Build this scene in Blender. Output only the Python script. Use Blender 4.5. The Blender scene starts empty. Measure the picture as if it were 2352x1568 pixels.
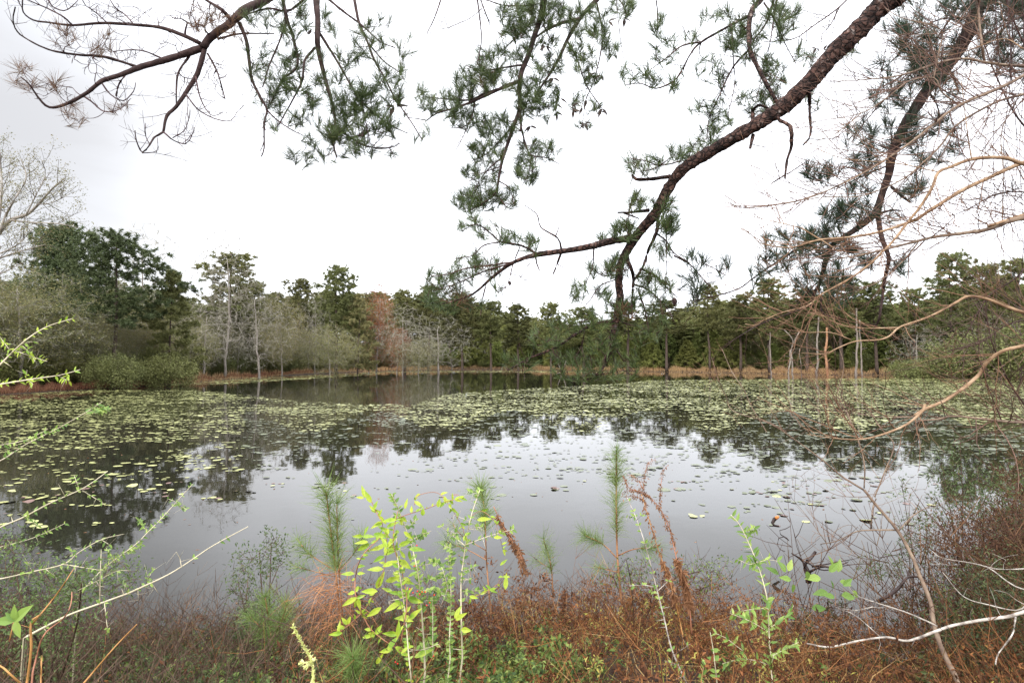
import bpy, math, random
import numpy as np
from mathutils import Vector
random.seed(7); rng = np.random.default_rng(7)
S = bpy.context.scene
COL = S.collection
R = math.radians
# ---------------------------------------------------------------- camera
CAMZ = 2.5; F = 1306.67; TILT = math.atan(41/F)
cam = bpy.data.cameras.new('camera'); co = bpy.data.objects.new('camera', cam); COL.objects.link(co)
cam.lens = 20; cam.sensor_width = 36; cam.clip_start = .05; cam.clip_end = 3000
co.location = (0, 0, CAMZ); co.rotation_euler = (R(90)+TILT, 0, 0)
S.camera = co
# ---------------------------------------------------------------- world: overcast sky
SKY_K = 0.1
w = bpy.data.worlds.new('World'); S.world = w; w.use_nodes = True
nt = w.node_tree; nt.nodes.clear()
def N(nt, t, **k):
    n = nt.nodes.new(t)
    for a, b in k.items(): setattr(n, a, b)
    return n
sky = N(nt, 'ShaderNodeTexSky', sky_type='NISHITA', sun_disc=False)
SUN_EL, SUN_ROT = R(31), R(200)
sky.sun_elevation = SUN_EL; sky.sun_rotation = SUN_ROT; sky.dust_density = 4
tc = N(nt, 'ShaderNodeTexCoord')
mp = N(nt, 'ShaderNodeMapping'); mp.inputs['Scale'].default_value = (1.0, 1.0, 2.6); mp.inputs['Location'].default_value = (3.1, .7, 1.35)
no = N(nt, 'ShaderNodeTexNoise'); no.inputs['Scale'].default_value = 1.7; no.inputs['Detail'].default_value = 5; no.inputs['Roughness'].default_value = .5
no.inputs['Distortion'].default_value = .25
rp = N(nt, 'ShaderNodeValToRGB')
rp.color_ramp.elements[0].position = .36; rp.color_ramp.elements[0].color = (.75, .755, .785, 1)
rp.color_ramp.elements[1].position = .62; rp.color_ramp.elements[1].color = (.95, .975, 1.03, 1)
sc = N(nt, 'ShaderNodeVectorMath', operation='SCALE'); sc.inputs['Scale'].default_value = 1.95/SKY_K
# thicker cloud bank low on the left of the view
dt = N(nt, 'ShaderNodeVectorMath', operation='DOT_PRODUCT'); dt.inputs[1].default_value = Vector((-.70, .66, .26)).normalized()
mr = N(nt, 'ShaderNodeMapRange', interpolation_type='SMOOTHSTEP'); mr.inputs['From Min'].default_value = .915; mr.inputs['From Max'].default_value = 1.0
mr.inputs['To Min'].default_value = 1; mr.inputs['To Max'].default_value = .47
s2 = N(nt, 'ShaderNodeVectorMath', operation='SCALE')
mx = N(nt, 'ShaderNodeMix', data_type='RGBA'); mx.inputs[0].default_value = .93
bg = N(nt, 'ShaderNodeBackground'); bg.inputs['Strength'].default_value = SKY_K
out = N(nt, 'ShaderNodeOutputWorld')
L = nt.links.new
L(tc.outputs['Generated'], mp.inputs[0]); L(mp.outputs[0], no.inputs['Vector']); L(no.outputs[0], rp.inputs[0])
L(rp.outputs[0], sc.inputs[0]); L(tc.outputs['Generated'], dt.inputs[0]); L(dt.outputs['Value'], mr.inputs[0])
sx = N(nt, 'ShaderNodeSeparateXYZ'); L(tc.outputs['Generated'], sx.inputs[0])
zr = N(nt, 'ShaderNodeMapRange', interpolation_type='SMOOTHSTEP'); zr.inputs['From Min'].default_value = .52; zr.inputs['From Max'].default_value = .95; zr.inputs['To Min'].default_value = 1; zr.inputs['To Max'].default_value = 2.0
s0 = N(nt, 'ShaderNodeVectorMath', operation='SCALE'); L(sx.outputs[2], zr.inputs[0]); L(sc.outputs[0], s0.inputs[0]); L(zr.outputs[0], s0.inputs['Scale'])
L(s0.outputs[0], s2.inputs[0]); L(mr.outputs[0], s2.inputs['Scale'])
L(sky.outputs[0], mx.inputs[6]); L(s2.outputs[0], mx.inputs[7]); L(mx.outputs[2], bg.inputs[0]); L(bg.outputs[0], out.inputs[0])
# ---------------------------------------------------------------- sun behind thin cloud, behind the camera
sl = bpy.data.lights.new('sun', 'SUN'); sl.energy = 2.4; sl.angle = R(12); sl.color = (1, .95, .87)
so = bpy.data.objects.new('sun', sl); COL.objects.link(so)
sd = Vector((math.sin(SUN_ROT)*math.cos(SUN_EL), math.cos(SUN_ROT)*math.cos(SUN_EL), math.sin(SUN_EL)))
so.rotation_euler = sd.to_track_quat('Z', 'Y').to_euler()
S.view_settings.view_transform = 'Standard'; S.view_settings.look = 'None'; S.view_settings.gamma = 1
S.view_settings.exposure = 0.24; S.view_settings.use_curve_mapping = False
S.render.engine = 'CYCLES'

# ---------------------------------------------------------------- pixel <-> place helpers (pixels of the 2352 wide picture)
ct, st = math.cos(TILT), math.sin(TILT)
def P(px, py, d):
    X = (px-1176)/F; Z = (784-py)/F
    dy = ct - Z*st; dz = st + Z*ct
    k = d/dy
    return np.array([X*k, d, CAMZ+dz*k])
def W(px, py, z=0.):
    Z = (784-py)/F; X = (px-1176)/F
    dy = ct - Z*st; dz = st + Z*ct
    k = (z-CAMZ)/dz
    return np.array([X*k, dy*k, z])
def proj(p):
    x, y, z = p[..., 0], p[..., 1], p[..., 2]-CAMZ
    f = y*ct + z*st; u = -y*st + z*ct
    return 1176+F*x/f, 784-F*u/f
CR = dict(m=(0, 0, 1), a=(0, 0, 1/3), b=(784, 0, 1/3), c=(1568, 0, 1/3), d=(0, 313.6, .4), e=(784, 470.4, 1/3), f=(1568, 470.4, 1/3),
          g=(0, 980, .375), h=(588, 1019.2, .35), i=(1176, 1019.2, .35), j=(1724.8, 940.8, .4))
def T(c, pts):
    ox, oy, s = CR[c]
    return [(ox+x*s, oy+y*s) for x, y in pts]
def catmull(p, step):
    p = np.asarray(p, float)
    if len(p) < 3:
        n = max(2, int(np.linalg.norm(p[1]-p[0])/step)+1)
        t = np.linspace(0, 1, n)[:, None]
        return p[0]*(1-t)+p[1]*t
    q = np.vstack([2*p[0]-p[1], p, 2*p[-1]-p[-2]])
    o = []
    for i in range(1, len(q)-2):
        n = max(1, int(np.linalg.norm(q[i+1, :2]-q[i, :2])/step))
        t = (np.arange(n)/n)[:, None]
        o.append(.5*((2*q[i])+(-q[i-1]+q[i+1])*t+(2*q[i-1]-5*q[i]+4*q[i+1]-q[i+2])*t*t+(-q[i-1]+3*q[i]-3*q[i+1]+q[i+2])*t**3))
    o.append(q[-2][None])
    return np.vstack(o)
def trace(c, pts, w0, w1, d0=0, d1=0, step=9, wob=.015):
    """traced line -> 3D path with its own depth, and its radii in metres (w in pixels wide)"""
    p2 = catmull(T(c, pts), step)
    n = len(p2); t = np.linspace(0, 1, n)
    if isinstance(w0, (list, tuple)):
        q2 = np.array(T(c, pts)); cs = np.concatenate([[0], np.cumsum(np.hypot(*np.diff(q2, axis=0).T))]); c2 = np.concatenate([[0], np.cumsum(np.hypot(*np.diff(p2, axis=0).T))])
        ww = np.interp(c2/c2[-1], cs/cs[-1], w0); d0_ = np.interp(c2/c2[-1], cs/cs[-1], w1)
        P3 = np.array([P(x, y, dd) for (x, y), dd in zip(p2, d0_)])
        return P3, ww*d0_/F/2
    d = d0+(d1-d0)*t + wob*d0*np.interp(t, np.linspace(0, 1, 6), rng.normal(size=6))*np.minimum(1, t*4)
    P3 = np.array([P(x, y, dd) for (x, y), dd in zip(p2, d)])
    ww = w0+(w1-w0)*t
    return P3, ww*d/F/2

# ---------------------------------------------------------------- mesh builder
class MB:
    def __init__(s): s.V = []; s.T = []; s.Q = []; s.n = 0
    def add(s, V, T=None, Q=None):
        V = np.asarray(V, float).reshape(-1, 3)
        if T is not None and len(T): s.T.append(np.asarray(T, int)+s.n)
        if Q is not None and len(Q): s.Q.append(np.asarray(Q, int)+s.n)
        s.V.append(V); s.n += len(V)
    def tube(s, Pn, r, k=5, cap=True, jit=0):
        Pn = np.asarray(Pn, float); n = len(Pn)
        r = np.broadcast_to(np.asarray(r, float), (n,))
        t = np.gradient(Pn, axis=0); t /= np.linalg.norm(t, axis=1)[:, None]+1e-9
        ref = np.array([.31, .2, .93]) if abs(t[:, 2]).mean() < .8 else np.array([.95, .3, .1])
        u = np.cross(t, ref); u /= np.linalg.norm(u, axis=1)[:, None]+1e-9
        v = np.cross(t, u)
        a = np.arange(k)*2*np.pi/k
        rj = r[:, None]*(1+jit*rng.normal(size=(n, k))) if jit else np.repeat(r[:, None], k, 1)
        V = Pn[:, None]+rj[:, :, None]*(np.cos(a)[None, :, None]*u[:, None]+np.sin(a)[None, :, None]*v[:, None])
        i = np.arange(n-1)[:, None]*k; j = np.arange(k)[None]; j2 = (j+1) % k
        Q = np.stack([i+j, i+j2, i+k+j2, i+k+j], -1).reshape(-1, 4)
        Tt = []
        V = V.reshape(-1, 3)
        if cap and k > 3:
            V = np.vstack([V, Pn[0], Pn[-1]]); b = n*k
            for q in range(k):
                Tt.append((b, (q+1) % k, q)); Tt.append((b+1, (n-1)*k+q, (n-1)*k+(q+1) % k))
        s.add(V, Tt, Q)
    def build(s, name, mat, parent=None, smooth=False, origin=None):
        me = bpy.data.meshes.new(name)
        V = np.vstack(s.V) if s.V else np.zeros((0, 3))
        if origin is not None: V = V-np.asarray(origin)
        Tt = np.vstack(s.T) if s.T else np.zeros((0, 3), int)
        Q = np.vstack(s.Q) if s.Q else np.zeros((0, 4), int)
        me.vertices.add(len(V)); me.vertices.foreach_set('co', V.ravel().astype(np.float32))
        nl = Tt.size+Q.size; me.loops.add(nl)
        me.loops.foreach_set('vertex_index', np.concatenate([Tt.ravel(), Q.ravel()]).astype(np.int32))
        me.polygons.add(len(Tt)+len(Q))
        ls = np.concatenate([np.arange(len(Tt))*3, Tt.size+np.arange(len(Q))*4]).astype(np.int32)
        me.polygons.foreach_set('loop_start', ls)
        me.polygons.foreach_set('use_smooth', np.full(len(ls), bool(smooth)))
        me.update(calc_edges=True); me.validate()
        me.materials.append(mat)
        o = bpy.data.objects.new(name, me); COL.objects.link(o)
        if parent: o.parent = parent
        return o
def thing(name, loc, label, cat, group=None):
    o = bpy.data.objects.new(name, None); COL.objects.link(o); o.location = loc; o.empty_display_size = .1
    o['label'] = label; o['category'] = cat
    if group: o['group'] = group
    return o
def tag(o, label, cat, group=None, kind=None):
    o['label'] = label; o['category'] = cat
    if group: o['group'] = group
    if kind: o['kind'] = kind
def struct(o): o['kind'] = 'structure'; return o
def copy_tree(o, parent=None):
    c = o.copy(); COL.objects.link(c); c.parent = parent
    for ch in [x for x in COL.objects if x.parent == o]: copy_tree(ch, c)
    return c

# ---------------------------------------------------------------- materials
def mat(name, cols, rough=.6, transl=0., rand=True, nscale=0, spec=.3, objrand=0., bump=0, bscale=30, coord='Object', stretch=None, plates=0):
    m = bpy.data.materials.new(name); m.use_nodes = True; t = m.node_tree; t.nodes.clear(); l = t.links.new
    o = N(t, 'ShaderNodeOutputMaterial'); b = N(t, 'ShaderNodeBsdfPrincipled')
    b.inputs['Roughness'].default_value = rough; b.inputs['Specular IOR Level'].default_value = spec
    r = N(t, 'ShaderNodeValToRGB'); r.color_ramp.interpolation = 'LINEAR'
    e = r.color_ramp.elements
    for i, c in enumerate(cols):
        p = i/(max(1, len(cols)-1))
        if i == 0: x = e[0]; x.position = 0
        elif i == len(cols)-1: x = e[-1]; x.position = 1
        else: x = e.new(p)
        x.color = (*c, 1)
    tc = N(t, 'ShaderNodeTexCoord'); vec = tc.outputs[coord]
    if stretch:
        mpn = N(t, 'ShaderNodeMapping'); mpn.inputs['Scale'].default_value = stretch; l(vec, mpn.inputs[0]); vec = mpn.outputs[0]
    if nscale:
        n = N(t, 'ShaderNodeTexNoise'); n.inputs['Scale'].default_value = nscale; n.inputs['Detail'].default_value = 6; n.inputs['Roughness'].default_value = .65
        l(vec, n.inputs['Vector']); mm = N(t, 'ShaderNodeMapRange'); mm.inputs[1].default_value = .3; mm.inputs[2].default_value = .7
        l(n.outputs[0], mm.inputs[0]); fac = mm.outputs[0]
        if rand:
            g = N(t, 'ShaderNodeNewGeometry'); a = N(t, 'ShaderNodeMath', operation='MULTIPLY_ADD'); a.inputs[1].default_value = .45
            s = N(t, 'ShaderNodeMath', operation='MULTIPLY'); s.inputs[1].default_value = .55
            l(g.outputs['Random Per Island'], s.inputs[0]); l(fac, a.inputs[0]); l(s.outputs[0], a.inputs[2]); fac = a.outputs[0]
    else:
        g = N(t, 'ShaderNodeNewGeometry'); fac = g.outputs['Random Per Island']
    l(fac, r.inputs[0]); c = r.outputs[0]
    if objrand:
        oi = N(t, 'ShaderNodeObjectInfo'); h = N(t, 'ShaderNodeHueSaturation')
        a = N(t, 'ShaderNodeMapRange'); a.inputs[3].default_value = .5-.022*objrand; a.inputs[4].default_value = .5+.012*objrand
        v = N(t, 'ShaderNodeMapRange'); v.inputs[3].default_value = 1-.25*objrand; v.inputs[4].default_value = 1+.25*objrand
        q = N(t, 'ShaderNodeMath', operation='MULTIPLY'); q.inputs[1].default_value = 7.31; q2 = N(t, 'ShaderNodeMath', operation='FRACT')
        l(oi.outputs['Random'], a.inputs[0]); l(oi.outputs['Random'], q.inputs[0]); l(q.outputs[0], q2.inputs[0]); l(q2.outputs[0], v.inputs[0])
        l(a.outputs[0], h.inputs['Hue']); l(v.outputs[0], h.inputs['Value']); l(c, h.inputs['Color']); c = h.outputs[0]
    if plates:   # flaking bark plates with dark cracks between
        nz = N(t, 'ShaderNodeTexNoise'); nz.inputs['Scale'].default_value = plates*.7; nz.inputs['Detail'].default_value = 3
        va = N(t, 'ShaderNodeVectorMath', operation='MULTIPLY_ADD'); va.inputs[1].default_value = (.04, .04, .04); l(vec, nz.inputs['Vector']); l(nz.outputs['Color'], va.inputs[0]); l(vec, va.inputs[2])
        vo = N(t, 'ShaderNodeTexVoronoi', feature='DISTANCE_TO_EDGE'); vo.inputs['Scale'].default_value = plates; l(va.outputs[0], vo.inputs['Vector'])
        vr = N(t, 'ShaderNodeMapRange'); vr.inputs[2].default_value = .16; vr.inputs[3].default_value = .28; vr.inputs[4].default_value = 1; l(vo.outputs['Distance'], vr.inputs[0])
        vc = N(t, 'ShaderNodeTexVoronoi'); vc.inputs['Scale'].default_value = plates; l(va.outputs[0], vc.inputs['Vector'])
        sp_ = N(t, 'ShaderNodeSeparateColor'); l(vc.outputs['Color'], sp_.inputs[0]); mv = N(t, 'ShaderNodeMapRange'); mv.inputs[3].default_value = .6; mv.inputs[4].default_value = 1.5; l(sp_.outputs[0], mv.inputs[0])
        mu = N(t, 'ShaderNodeMath', operation='MULTIPLY'); l(vr.outputs[0], mu.inputs[0]); l(mv.outputs[0], mu.inputs[1])
        sv = N(t, 'ShaderNodeVectorMath', operation='SCALE'); l(c, sv.inputs[0]); l(mu.outputs[0], sv.inputs['Scale']); c = sv.outputs[0]
        pb = N(t, 'ShaderNodeBump'); pb.inputs['Distance'].default_value = .02; l(vr.outputs[0], pb.inputs['Height'])
    l(c, b.inputs['Base Color'])
    if plates: l(pb.outputs[0], b.inputs['Normal'])
    if bump:
        bn = N(t, 'ShaderNodeTexNoise'); bn.inputs['Scale'].default_value = bscale; bn.inputs['Detail'].default_value = 5
        bb = N(t, 'ShaderNodeBump'); bb.inputs['Strength'].default_value = 1; bb.inputs['Distance'].default_value = bump
        l(vec, bn.inputs['Vector'])
        if plates: l(pb.outputs[0], bb.inputs['Normal'])
        l(bn.outputs[0], bb.inputs['Height']); l(bb.outputs[0], b.inputs['Normal'])
    if transl:
        tr = N(t, 'ShaderNodeBsdfTranslucent'); ms = N(t, 'ShaderNodeMixShader'); ms.inputs[0].default_value = transl
        l(c, tr.inputs['Color']); l(b.outputs[0], ms.inputs[1]); l(tr.outputs[0], ms.inputs[2]); l(ms.outputs[0], o.inputs[0])
    else: l(b.outputs[0], o.inputs[0])
    return m
M = {}
M['bark'] = mat('pine_bark', [(.014, .008, .007), (.032, .017, .014), (.062, .032, .025), (.10, .055, .043), (.34, .30, .28)], .9, rand=False, nscale=16, bump=.015, bscale=38, plates=24)
M['dark_bark'] = mat('dark_bark', [(.022, .014, .013), (.045, .026, .024), (.085, .055, .05)], .9, rand=False, nscale=12, bump=.008, bscale=30)
M['twig_dark'] = mat('dark_twig', [(.03, .015, .013), (.08, .04, .032)], .8, nscale=5)
M['twig_bare'] = mat('bare_twig', [(.035, .018, .02), (.09, .045, .045)], .8, nscale=5)
M['needle'] = mat('green_needles', [(.022, .034, .013), (.048, .074, .022), (.09, .13, .042), (.12, .11, .04)], .45, .12, nscale=2.0)
M['needle_red'] = mat('dry_needles', [(.09, .045, .03), (.16, .085, .045), (.12, .10, .045)], .6, .25, nscale=3)
M['needle_dark'] = mat('dark_needles', [(.02, .036, .022), (.038, .062, .034), (.07, .09, .045)], .45, .2, nscale=3)
M['needle_young'] = mat('young_needles', [(.08, .14, .035), (.16, .25, .06), (.26, .35, .11), (.22, .17, .07)], .45, .35, nscale=6)
M['tan'] = mat('tan_bark', [(.15, .085, .05), (.30, .19, .11), (.44, .32, .21)], .7, rand=False, nscale=14, bump=.002, bscale=60)
M['tan_grey'] = mat('grey_tan_bark', [(.10, .065, .05), (.20, .14, .10), (.32, .25, .18)], .8, rand=False, nscale=14, bump=.002, bscale=60)
M['pale'] = mat('pale_bark', [(.08, .065, .055), (.28, .24, .21), (.44, .40, .35), (.56, .52, .47)], .75, rand=False, nscale=30, bump=.002, bscale=80)
M['pale_stem'] = mat('pale_stem', [(.42, .36, .24), (.66, .60, .44)], .6, rand=True, nscale=12)
M['orange_cane'] = mat('orange_cane', [(.30, .13, .04), (.55, .30, .10)], .5, nscale=8)
M['red_vine'] = mat('red_vine', [(.28, .10, .06), (.42, .2, .12)], .5, nscale=8)
M['twig_tan'] = mat('tan_twig', [(.10, .05, .028), (.20, .105, .06), (.32, .19, .115)], .7, nscale=6)
M['twig_red2'] = mat('grey_red_twig', [(.05, .025, .02), (.12, .062, .045), (.22, .13, .09)], .7, nscale=6)
M['twig_red'] = mat('red_brown_twig', [(.05, .032, .025), (.11, .07, .052), (.19, .13, .095)], .7, nscale=6)
M['leaf_bright'] = mat('bright_leaf', [(.10, .21, .02), (.26, .40, .035), (.44, .52, .06), (.16, .31, .03), (.42, .38, .05)], .38, .3, nscale=22)
M['leaf_small'] = mat('small_leaf', [(.10, .19, .04), (.22, .34, .07), (.36, .46, .12)], .4, .3)
M['leaf_dark'] = mat('dark_leaf', [(.035, .06, .02), (.07, .11, .035), (.11, .15, .05), (.14, .09, .045)], .4, .2, nscale=2.5)
M['leaf_brown'] = mat('brown_leaf', [(.12, .055, .03), (.26, .125, .06), (.42, .23, .12)], .7, .25, nscale=5)
M['leaf_dead'] = mat('dead_leaf', [(.03, .02, .018), (.07, .045, .03)], .5, .1)
M['berry'] = mat('red_berry', [(.55, .02, .015), (.7, .05, .03)], .25)
M['sprig'] = mat('pale_sprig', [(.62, .66, .22), (.80, .80, .40)], .5, .2)
M['snag'] = mat('weathered_wood', [(.10, .08, .07), (.20, .165, .14), (.31, .275, .235)], .85, rand=False, nscale=2.5, stretch=(6, 6, .5))
M['snag_orange'] = mat('orange_wood', [(.18, .085, .05), (.34, .17, .09), (.42, .28, .19)], .85, rand=False, nscale=1.5)
M['drift'] = mat('wet_driftwood', [(.02, .012, .01), (.06, .035, .03)], .5, rand=False, nscale=12)
M['cut_wood'] = mat('cut_wood', [(.6, .2, .05), (.7, .3, .1)], .6, nscale=12)
# far trees
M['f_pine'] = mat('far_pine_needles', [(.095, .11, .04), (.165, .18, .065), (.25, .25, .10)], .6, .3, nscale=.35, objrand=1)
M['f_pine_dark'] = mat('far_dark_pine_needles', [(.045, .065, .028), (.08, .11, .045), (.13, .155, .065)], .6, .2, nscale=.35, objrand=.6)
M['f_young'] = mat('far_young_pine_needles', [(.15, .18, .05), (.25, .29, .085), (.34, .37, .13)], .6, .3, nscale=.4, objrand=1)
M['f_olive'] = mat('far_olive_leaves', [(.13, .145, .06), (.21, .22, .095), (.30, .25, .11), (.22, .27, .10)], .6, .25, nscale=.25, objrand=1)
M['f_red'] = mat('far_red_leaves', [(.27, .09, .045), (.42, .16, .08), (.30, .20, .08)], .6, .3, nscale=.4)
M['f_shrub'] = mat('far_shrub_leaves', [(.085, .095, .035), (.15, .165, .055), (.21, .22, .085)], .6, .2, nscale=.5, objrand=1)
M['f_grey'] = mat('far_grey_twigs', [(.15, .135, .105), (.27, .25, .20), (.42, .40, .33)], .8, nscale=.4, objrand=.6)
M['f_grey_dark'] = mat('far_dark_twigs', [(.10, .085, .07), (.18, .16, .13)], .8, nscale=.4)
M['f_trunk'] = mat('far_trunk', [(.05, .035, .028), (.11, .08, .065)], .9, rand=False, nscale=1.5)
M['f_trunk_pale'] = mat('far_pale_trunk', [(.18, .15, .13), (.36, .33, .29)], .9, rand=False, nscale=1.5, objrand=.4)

# ---------------------------------------------------------------- setting: pond outline, ground, water
far_px = [(-420, 935), (-200, 922), (0, 907), (150, 898), (300, 890), (420, 880), (600, 866), (850, 853), (1100, 849), (1450, 853), (1700, 857), (1900, 861), (2352, 864), (2700, 868), (3100, 880)]
far_w = np.array([W(x, y)[:2] for x, y in far_px])
near_w = np.array([(30, 19), (20, 15), (13, 12), (8.6, 9.2), (6.2, 7.4), (4.9, 5.9), (3.9, 5.15), (3.2, 4.75), (2.5, 5.0), (1.6, 5.6), (.6, 5.55), (-.3, 5.35), (-1.1, 5.0), (-1.9, 4.75), (-2.8, 4.6), (-4, 4.75), (-5.5, 5.1), (-8, 5.8), (-14, 7), (-30, 11)])
pond = np.vstack([far_w, near_w])
def sdist(X, Y):
    """signed distance to the pond's edge, negative in the water"""
    x = np.asarray(X, float).ravel(); y = np.asarray(Y, float).ravel()
    best = np.full(x.shape, 1e9); inside = np.zeros(x.shape, bool)
    n = len(pond)
    for i in range(n):
        a = pond[i]; b = pond[(i+1) % n]; e = b-a
        t = np.clip(((x-a[0])*e[0]+(y-a[1])*e[1])/(e@e), 0, 1)
        best = np.minimum(best, np.hypot(x-a[0]-t*e[0], y-a[1]-t*e[1]))
        c = (a[1] > y) != (b[1] > y)
        with np.errstate(divide='ignore', invalid='ignore'):
            xi = (b[0]-a[0])*(y-a[1])/(b[1]-a[1])+a[0]
        inside ^= c & (x < xi)
    return np.where(inside, -best, best).reshape(np.shape(X))
def gz(X, Y):
    X = np.asarray(X, float); Y = np.asarray(Y, float)
    d = sdist(X, Y)
    nb = .04*np.sin(X*1.9+1)*np.cos(Y*1.7)+.025*np.sin(X*4.3+Y*3.1)
    near = 1/(1+np.exp((Y-16)/2.5))
    up_n = np.minimum(.30*np.maximum(d, 0), .95)
    up_f = .8*(1-np.exp(-np.maximum(d, 0)/14))+.1*np.minimum(1, np.maximum(d, 0))
    lo = -np.minimum(.25*np.maximum(-d, 0), 1.2)
    return np.where(d > 0, near*up_n+(1-near)*up_f+nb*np.clip(d, 0, 1), lo)
def gz1(x, y): return float(gz(np.array([x]), np.array([y]))[0])
u = np.linspace(-1, 1, 261); gx = np.sinh(u*5.2)/math.sinh(5.2)*700
v = np.linspace(0, 1, 301); gy = -40+46*v*3 ; 
yy = np.concatenate([np.linspace(-40, 0, 14)[:-1], np.linspace(0, 12, 90)[:-1], np.linspace(12, 60, 70)[:-1], np.linspace(60, 190, 90)[:-1], np.geomspace(190, 1500, 24)])
GX, GY = np.meshgrid(gx, yy); GZ = gz(GX, GY)
nx, ny = len(gx), len(yy)
idx = np.arange(nx*ny).reshape(ny, nx)
g = MB(); g.add(np.stack([GX, GY, GZ], -1).reshape(-1, 3), Q=np.stack([idx[:-1, :-1], idx[:-1, 1:], idx[1:, 1:], idx[1:, :-1]], -1).reshape(-1, 4))
M['ground'] = mat('ground_litter', [(.012, .008, .006), (.03, .018, .012), (.06, .035, .02), (.03, .032, .014)], .95, rand=False, nscale=2.2, bump=.03, bscale=14)  # colour kept very dark to stand in for shade under the brush
struct(g.build('ground', M['ground'], smooth=True))
# water sheet
wm = bpy.data.materials.new('pond_water'); wm.use_nodes = True; t = wm.node_tree; b = t.nodes['Principled BSDF']
b.inputs['Base Color'].default_value = (.016, .015, .011, 1); b.inputs['Roughness'].default_value = .02; b.inputs['IOR'].default_value = 1.42
b.inputs['Specular IOR Level'].default_value = .5
tc = N(t, 'ShaderNodeTexCoord'); mp = N(t, 'ShaderNodeMapping'); mp.inputs['Scale'].default_value = (1, 1, 1)
n1 = N(t, 'ShaderNodeTexNoise'); n1.inputs['Scale'].default_value = 2.2; n1.inputs['Detail'].default_value = 3
n2 = N(t, 'ShaderNodeTexNoise'); n2.inputs['Scale'].default_value = .35; n2.inputs['Detail'].default_value = 2
b1 = N(t, 'ShaderNodeBump'); b1.inputs['Distance'].default_value = .0012; b1.inputs['Strength'].default_value = 1
b2 = N(t, 'ShaderNodeBump'); b2.inputs['Distance'].default_value = .004; b2.inputs['Strength'].default_value = 1
t.links.new(tc.outputs['Object'], n1.inputs[0]); t.links.new(tc.outputs['Object'], n2.inputs[0])
t.links.new(n1.outputs[0], b1.inputs['Height']); t.links.new(n2.outputs[0], b2.inputs['Height']); t.links.new(b2.outputs[0], b1.inputs['Normal']); t.links.new(b1.outputs[0], b.inputs['Normal'])
wb = MB(); wx = np.linspace(-220, 220, 12); wy = np.linspace(3, 150, 8)
WX, WY = np.meshgrid(wx, wy); idx = np.arange(96).reshape(8, 12)
wb.add(np.stack([WX, WY, 0*WX], -1).reshape(-1, 3), Q=np.stack([idx[:-1, :-1], idx[:-1, 1:], idx[1:, 1:], idx[1:, :-1]], -1).reshape(-1, 4))
struct(wb.build('water', wm))

# ---------------------------------------------------------------- branching network
def norm(v): return v/(np.linalg.norm(v)+1e-9)
def net(paths, targets, r0, bend=.35, curl=0., seg=4, jit=.06, maxlen=1e9, rmax=.7, droop=0.):
    """paths: [(P,r)] given limbs. Every target is joined to the nearest node by a curved twig; twigs branch from twigs."""
    nodes = np.vstack([p for p, _ in paths]); rad = np.concatenate([r for _, r in paths])
    tang = np.vstack([np.gradient(p, axis=0) for p, _ in paths]); own = np.full(len(nodes), -1)
    if len(targets) == 0: return [], np.zeros((0, 3)), np.zeros((0, 3))
    cap = len(nodes)+len(targets)*seg+10
    NB = np.zeros((cap, 3)); NB[:len(nodes)] = nodes; TB = np.zeros((cap, 3)); TB[:len(nodes)] = tang
    OB = np.full(cap, -1); RB = np.zeros(cap); RB[:len(nodes)] = rad; c = len(nodes)
    d0 = np.array([np.min(((nodes-x)**2).sum(1)) for x in targets]); order = np.argsort(d0)
    tw = []
    for o in order:
        x = targets[o]; dd = NB[:c]-x; d2 = (dd**2).sum(1)
        i = int(np.argmin(d2)); ln = math.sqrt(d2[i])
        if ln > maxlen or ln < 1e-4: continue
        a = NB[i]; tg = norm(TB[i]); dirn = (x-a)/ln
        k = bend*ln
        cpt = a+.5*(x-a)+tg*k*.6+np.array([0, 0, -curl])*ln+rng.normal(size=3)*jit*ln
        s = np.linspace(0, 1, seg+1)[:, None]
        Q = (1-s)**2*a+2*s*(1-s)*cpt+s*s*x
        tw.append([Q, OB[i], RB[i]])
        NB[c:c+seg] = Q[1:]; TB[c:c+seg] = np.gradient(Q, axis=0)[1:]; OB[c:c+seg] = len(tw)-1; RB[c:c+seg] = 1e9; c += seg
    cnt = np.ones(len(tw))
    for k in range(len(tw)-1, -1, -1):
        if tw[k][1] >= 0: cnt[tw[k][1]] += cnt[k]
    polys = []; rb = np.zeros(len(tw))
    for k, (Q, pr, rp) in enumerate(tw):
        r = r0*math.sqrt(cnt[k])
        lim = rp if pr < 0 else rb[pr]
        r = min(r, max(lim*rmax, r0)); rb[k] = r
        polys.append((Q, np.linspace(r, max(r*.45, r0*.6), len(Q))))
    tips = np.array([q[0][-1] for q in tw]); dirs = np.array([norm(q[0][-1]-q[0][-2]) for q in tw])
    return polys, tips, dirs
def blades(mb, base, dirn, L, wd, bendv=None):
    """thin needles / blades as long triangles; arrays"""
    n = len(base)
    side = np.cross(dirn, rng.normal(size=(n, 3))); side /= np.linalg.norm(side, axis=1)[:, None]+1e-9
    L = np.broadcast_to(L, (n,))[:, None]; wd = np.broadcast_to(wd, (n,))[:, None]
    V = np.stack([base-side*wd/2, base+side*wd/2, base+dirn*L], 1)
    if bendv is None:
        mb.add(V.reshape(-1, 3), T=np.arange(n*3).reshape(n, 3)); return
    mid = base+dirn*L*.55; tip = base+dirn*L+bendv*L
    V = np.stack([base-side*wd/2, base+side*wd/2, mid+side*wd/2.2, mid-side*wd/2.2, tip], 1)
    i = np.arange(n)[:, None]*5
    mb.add(V.reshape(-1, 3), T=i+np.array([[3, 2, 4]]), Q=i+np.array([[0, 1, 2, 3]]))
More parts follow.
